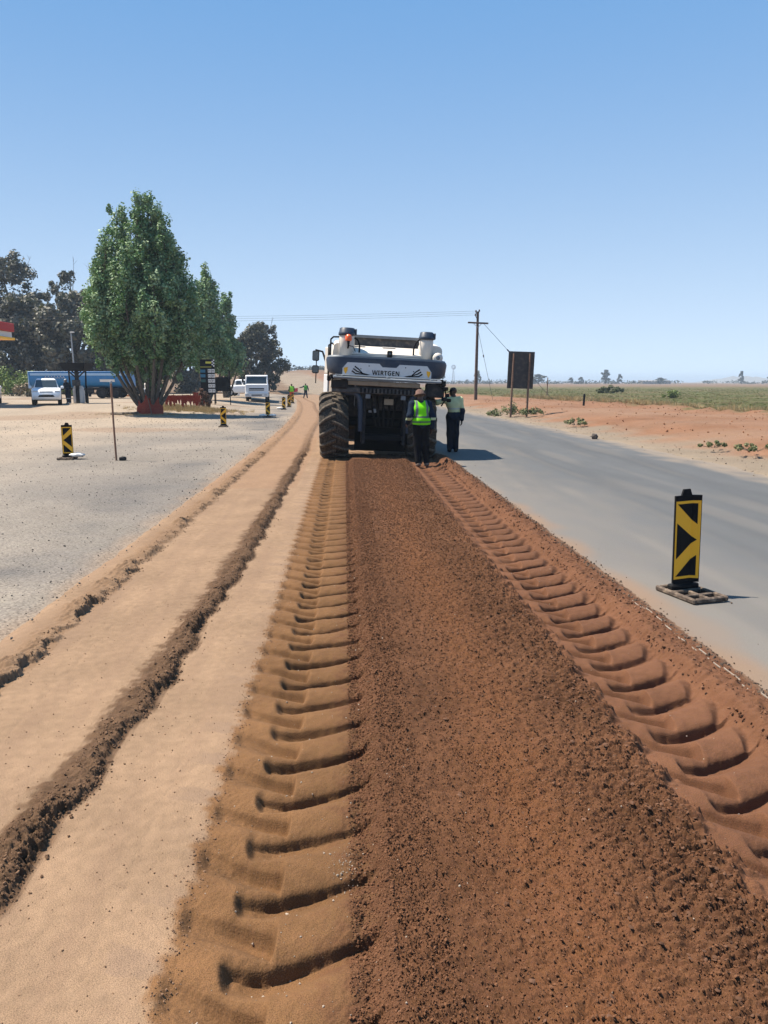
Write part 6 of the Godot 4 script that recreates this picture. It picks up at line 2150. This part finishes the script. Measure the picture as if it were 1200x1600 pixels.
# ---------------------------------------------------------------- forecourt
func build_forecourt() -> void:
	# black canopy stand over the pump
	var o := thing("canopy_stand", "black steel canopy stand with a flared top over a white pump", "canopy", Vector3(-19.15, 0.40, -57.0))
	var b := MB.new()
	b.box(Vector3(0, 1.2, 0.16), Vector3(0.24, 2.4, 0.2), 0.02)
	part("column", b, M.dark, o)
	b = MB.new()
	var rings := []
	for q in [[2.28, 1.36, 1.4], [2.50, 1.56, 1.7], [2.80, 1.78, 2.0], [2.84, 1.78, 2.0]]:
		var ring := []
		for p in [Vector3(-0.5, 0, 0.5), Vector3(0.5, 0, 0.5), Vector3(0.5, 0, -0.5), Vector3(-0.5, 0, -0.5)]: ring.append(Vector3(p.x * q[1], q[0], p.z * q[2]))
		rings.append(ring)
	b.loft(rings, true, true)
	part("flared_top", b, M.black, o)
	for s in [-1.0, 1.0]:
		b = MB.new()
		b.tube([Vector3(0, 1.75, 0.16), Vector3(s * 0.38, 2.1, 0.16), Vector3(s * 0.62, 2.32, 0.16)], [0.05, 0.05, 0.05], 6)
		b.tube([Vector3(0, 2.0, 0.16), Vector3(s * 0.34, 2.30, 0.16)], [0.04, 0.04], 6)
		part("bracket", b, M.dark, o)
		b = MB.new()
		b.tube([Vector3(s * 0.62, 0.0, 0), Vector3(s * 0.56, 1.3, 0), Vector3(s * 0.60, 2.3, 0)], [0.07, 0.06, 0.05], 7)
		part("side_post", b, M.black, o)
	b = MB.new()
	b.box(Vector3(0.0, 1.45, 0.34), Vector3(0.56, 0.42, 0.16), 0.03)
	part("grey_box", b, M.iron, o)
	b = MB.new()
	b.box(Vector3(0.0, 0.52, -0.06), Vector3(0.74, 1.04, 0.42), 0.05)
	b.prism([Vector2(-0.37, 1.04), Vector2(0.37, 1.04), Vector2(0.24, 1.24), Vector2(-0.24, 1.24)], -0.2, 0.1)
	var pm := part("pump", b, M.panel_white, o)
	b = MB.new()
	b.box(Vector3(0.60, 0.35, 0.10), Vector3(0.20, 0.66, 0.2), 0.03)
	b.tube([Vector3(0.45, 1.0, 0.1), Vector3(0.62, 0.7, 0.2), Vector3(0.52, 0.4, 0.2)], [0.025], 6)
	part("hose_holder", b, M.black, pm)
	# filling station roof corner in red and yellow
	o = thing("station_roof", "red and yellow filling station roof corner at the left edge", "canopy", Vector3(-22.5, 0.60, -50.0))
	b = MB.new()
	b.box(Vector3(-3.0, 5.35 - 0.40, -2.5), Vector3(6.0, 0.55, 5.0), 0.03)
	part("upper_fascia", b, M.red, o)
	b = MB.new()
	b.box(Vector3(-3.0, 4.60 - 0.40, -2.45), Vector3(6.04, 0.16, 5.0), 0.02)
	part("yellow_edge", b, M.yellow, o)
	b = MB.new()
	b.box(Vector3(-3.1, 4.88 - 0.40, -2.55), Vector3(5.8, 0.36, 4.9), 0.01)
	var ck := part("check_band", b, M.sign_white, o)
	for r in 2:
		for k in 13:
			b = MB.new()
			b.box(Vector3(-0.32 - 0.34 * k - 0.17 * r, 4.97 - 0.17 * r - 0.40, -0.095), Vector3(0.165, 0.165, 0.012), 0.002)
			part("black_check", b, M.print, ck)
	b = MB.new()
	b.loft([[Vector3(-0.6, 4.12, -0.4), Vector3(-6.0, 4.12, -0.4), Vector3(-6.0, 4.12, -4.6), Vector3(-0.6, 4.12, -4.6)], [Vector3(-2.4, 3.80, -1.2), Vector3(-6.0, 3.80, -1.2), Vector3(-6.0, 3.80, -4.0), Vector3(-2.4, 3.80, -4.0)]])
	part("soffit", b, M.orange, o)
	b = MB.new()
	b.box(Vector3(-0.55, 5.42, -0.5), Vector3(0.28, 0.24, 0.2), 0.02)
	b.box(Vector3(-1.25, 5.5, -0.4), Vector3(0.5, 0.55, 0.1), 0.02)
	part("roof_sign", b, M.sign_white, o)
	for z in [-1.2, -4.0]:
		b = MB.new()
		b.tube([Vector3(-4.6, -0.5, z), Vector3(-4.6, 3.85, z)], [0.14, 0.14], 10)
		part("column", b, M.white_dust, o)
	# lamp post among the gums
	o = thing("lamp_post", "thin grey lamp post before the dark gums", "lamp post", Vector3(-32.3, 0.4, -95.0))
	b = MB.new()
	b.tube([Vector3(0.06, 0, 0), Vector3(0.03, 4.0, 0), Vector3(-0.05, 7.25, 0)], [0.11, 0.09, 0.07], 8)
	part("shaft", b, M.galv, o)
	b = MB.new()
	b.box(Vector3(0.12, 7.3, 0.05), Vector3(0.55, 0.12, 0.2), 0.04)
	part("lamp_head", b, M.galv, o)
	# price board
	o = thing("price_board", "fuel price board with white price rows beside the poplars", "sign", Vector3(-10.1, terrain(-10.1, -58.0), -58.0))
	b = MB.new()
	b.box(Vector3(0.0, 1.98, -0.06), Vector3(1.04, 2.55, 0.08), 0.01)
	var bd := part("board", b, M.print, o)
	for x in [-0.46, 0.46]:
		b = MB.new()
		b.tube([Vector3(x, -0.1, -0.14), Vector3(x, 3.2, -0.14)], [0.04, 0.04], 7)
		part("post", b, M.black, o)
	var k := 0
	for y in [2.42, 2.06, 1.70, 1.34, 0.98]:
		b = MB.new()
		b.box(Vector3(0.16, y, -0.012), Vector3(0.24, 0.25, 0.02), 0.003)
		part("price_plate", b, M.sign_white, bd)
		b = MB.new()
		b.box(Vector3(0.42, y, -0.012), Vector3(0.22, 0.25, 0.02), 0.003)
		part("price_plate", b, M.sign_white, bd)
		for x in [0.10, 0.20, 0.36, 0.46]:
			b = MB.new()
			b.box(Vector3(x, y, 0.0005), Vector3(0.035, 0.15, 0.004), 0.001)
			if (k + int(x * 100)) % 2 == 0: b.box(Vector3(x + 0.02, y + 0.05, 0.0012), Vector3(0.05, 0.03, 0.004), 0.001)
			part("digit", b, M.print, bd)
			k += 1
	for y in [2.40, 2.06]:
		b = MB.new()
		b.box(Vector3(-0.33, y, -0.012), Vector3(0.36, 0.22, 0.02), 0.003)
		part("blue_plate", b, M.sign_blue, bd)
	b = MB.new()
	b.box(Vector3(-0.33, 1.70, -0.012), Vector3(0.36, 0.2, 0.02), 0.003)
	part("green_plate", b, mat(Color(0.01, 0.07, 0.06), 0.6), bd)
	b = MB.new()
	b.box(Vector3(0.10, 3.02, -0.012), Vector3(0.42, 0.14, 0.02), 0.003)
	b.box(Vector3(-0.1, 2.70, -0.012), Vector3(0.8, 0.035, 0.02), 0.003)
	part("yellow_strip", b, M.sign_yellow, bd)
	for r in 5:
		for c in 2:
			if (r + c) % 2 == 0: continue
			b = MB.new()
			b.box(Vector3(0.38 + 0.10 * c, 3.18 - 0.10 * r, -0.012), Vector3(0.098, 0.098, 0.02), 0.002)
			part("white_check", b, M.sign_white, bd)
	# dark board on posts right of it
	o = thing("dark_board", "black backed board on thin posts right of the price board", "sign", Vector3(-9.3, terrain(-9.3, -60.0), -60.0))
	b = MB.new()
	b.box(Vector3(0, 1.52, 0), Vector3(1.16, 1.06, 0.05), 0.01)
	part("panel", b, M.print, o)
	for x in [-0.56, 0.54]:
		b = MB.new()
		b.tube([Vector3(x, -0.1, 0.06), Vector3(x, 2.5 if x > 0 else 1.9, 0.06)], [0.035, 0.035], 7)
		part("post", b, M.black, o)
	# gate pier behind
	b = MB.new()
	b.box(Vector3(0, 0.7, 0), Vector3(0.32, 1.4, 0.32), 0.03)
	b.box(Vector3(0, 1.43, 0), Vector3(0.40, 0.08, 0.40), 0.02)
	var gp := part("gate_pier", b, M.panel_white)
	gp.position = Vector3(-12.0, terrain(-12.0, -88.0), -88.0)
	tag(gp, "pale square pier behind the dark board", "pier")
	# red netting wrapped round the poplar's foot
	o = thing("trunk_netting", "torn red netting wrapped round the foot of the big poplar", "netting", Vector3(-11.05, 0.0, -44.6))
	b = MB.new()
	b.smooth(true)
	var n := 26
	for i in n:
		var a0 := TAU * i / n
		var a1 := TAU * (i + 1) / n
		var f := func(a: float, y: float) -> Vector3:
			var rr: float = 0.62 + 0.06 * sin(a * 7.0 + y * 4.0) + 0.10 * (1.0 - y)
			return Vector3(cos(a) * rr, y * (0.95 + 0.22 * sin(a * 5.0) + 0.13 * sin(a * 11.0 + 1.0)), sin(a) * rr)
		for j in 4:
			b.quad(f.call(a0, j / 4.0), f.call(a1, j / 4.0), f.call(a1, (j + 1) / 4.0), f.call(a0, (j + 1) / 4.0))
	part("net", b, M.net, o)
	b = MB.new()
	b.tube([Vector3(0.3, 0.0, 0.85), Vector3(0.12, 0.8, 0.72), Vector3(0.02, 1.15, 0.66)], [0.03, 0.025, 0.02], 6)
	part("peg", b, M.timber, o)
	# tattered red fence between thin stakes
	o = thing("netting_fence", "tattered red barrier netting strung behind the straw grass", "fence", Vector3(-10.25, 0.04, -49.0))
	for k2 in 5:
		b = MB.new()
		var x := -0.95 + 0.50 * k2
		b.tube([Vector3(x, -0.1, -0.1 * k2), Vector3(x + 0.02, 1.12, -0.1 * k2)], [0.022, 0.02], 6)
		part("stake", b, M.timber, o)
	for i in 34:
		b = MB.new()
		var x := -0.95 + 2.05 * i / 33.0
		var z := -0.1 * (x + 0.95) / 0.5 + 0.03
		var hh := rng.randf_range(0.35, 0.85)
		var w := rng.randf_range(0.045, 0.085)
		var sway := rng.randf_range(-0.06, 0.06)
		b.quad(Vector3(x - w, 1.05 + rng.randf_range(-0.05, 0.03), z), Vector3(x + w, 1.05, z), Vector3(x + w * 0.8 + sway, 1.05 - hh, z + 0.05), Vector3(x - w * 0.5 + sway, 1.05 - hh * 0.8, z + 0.02))
		part("netting_strip", b, M.net, o)
	o = thing("netting_bundle", "red netting hung on the slim poplar beside the dead bush", "netting", Vector3(-9.75, 0.15, -52.5))
	for i in 6:
		b = MB.new()
		var x := -0.35 + 0.13 * i
		b.quad(Vector3(x - 0.06, 1.05, 0.02 * i), Vector3(x + 0.07, 1.08, 0.02 * i), Vector3(x + 0.05, 0.1, 0.06), Vector3(x - 0.05, 0.2, 0.03))
		part("netting_strip", b, M.net, o)
	b = MB.new()
	for x in [-0.38, 0.42]: b.tube([Vector3(x, -0.1, 0), Vector3(x, 1.15, 0)], [0.03, 0.03], 6)
	part("stake", b, M.timber, o)
	# logs and rubble at the poplar's foot
	for q in [[-12.1, -44.0, 0.55, 0.2, "grey log lying left of the big poplar's foot"], [-12.65, -43.7, 0.38, -0.4, "short log end at the left of the poplar's rubble"], [-11.75, -44.1, 0.3, 0.9, "small log against the red netting"]]:
		b = MB.new()
		b.tube([Vector3(-q[2], 0.12, 0), Vector3(0, 0.14, 0.02), Vector3(q[2], 0.12, 0)], [0.12, 0.13, 0.10], 9)
		var lg := part("log", b, M.bark)
		lg.position = Vector3(q[0], 0.0, q[1])
		lg.rotation.y = q[3]
		tag(lg, q[4], "log", "logs at the poplar's foot")

func build_things() -> void:
	build_recycler()
	build_furniture()
	build_forecourt()
	build_vehicles()
	build_people()
	build_plants()
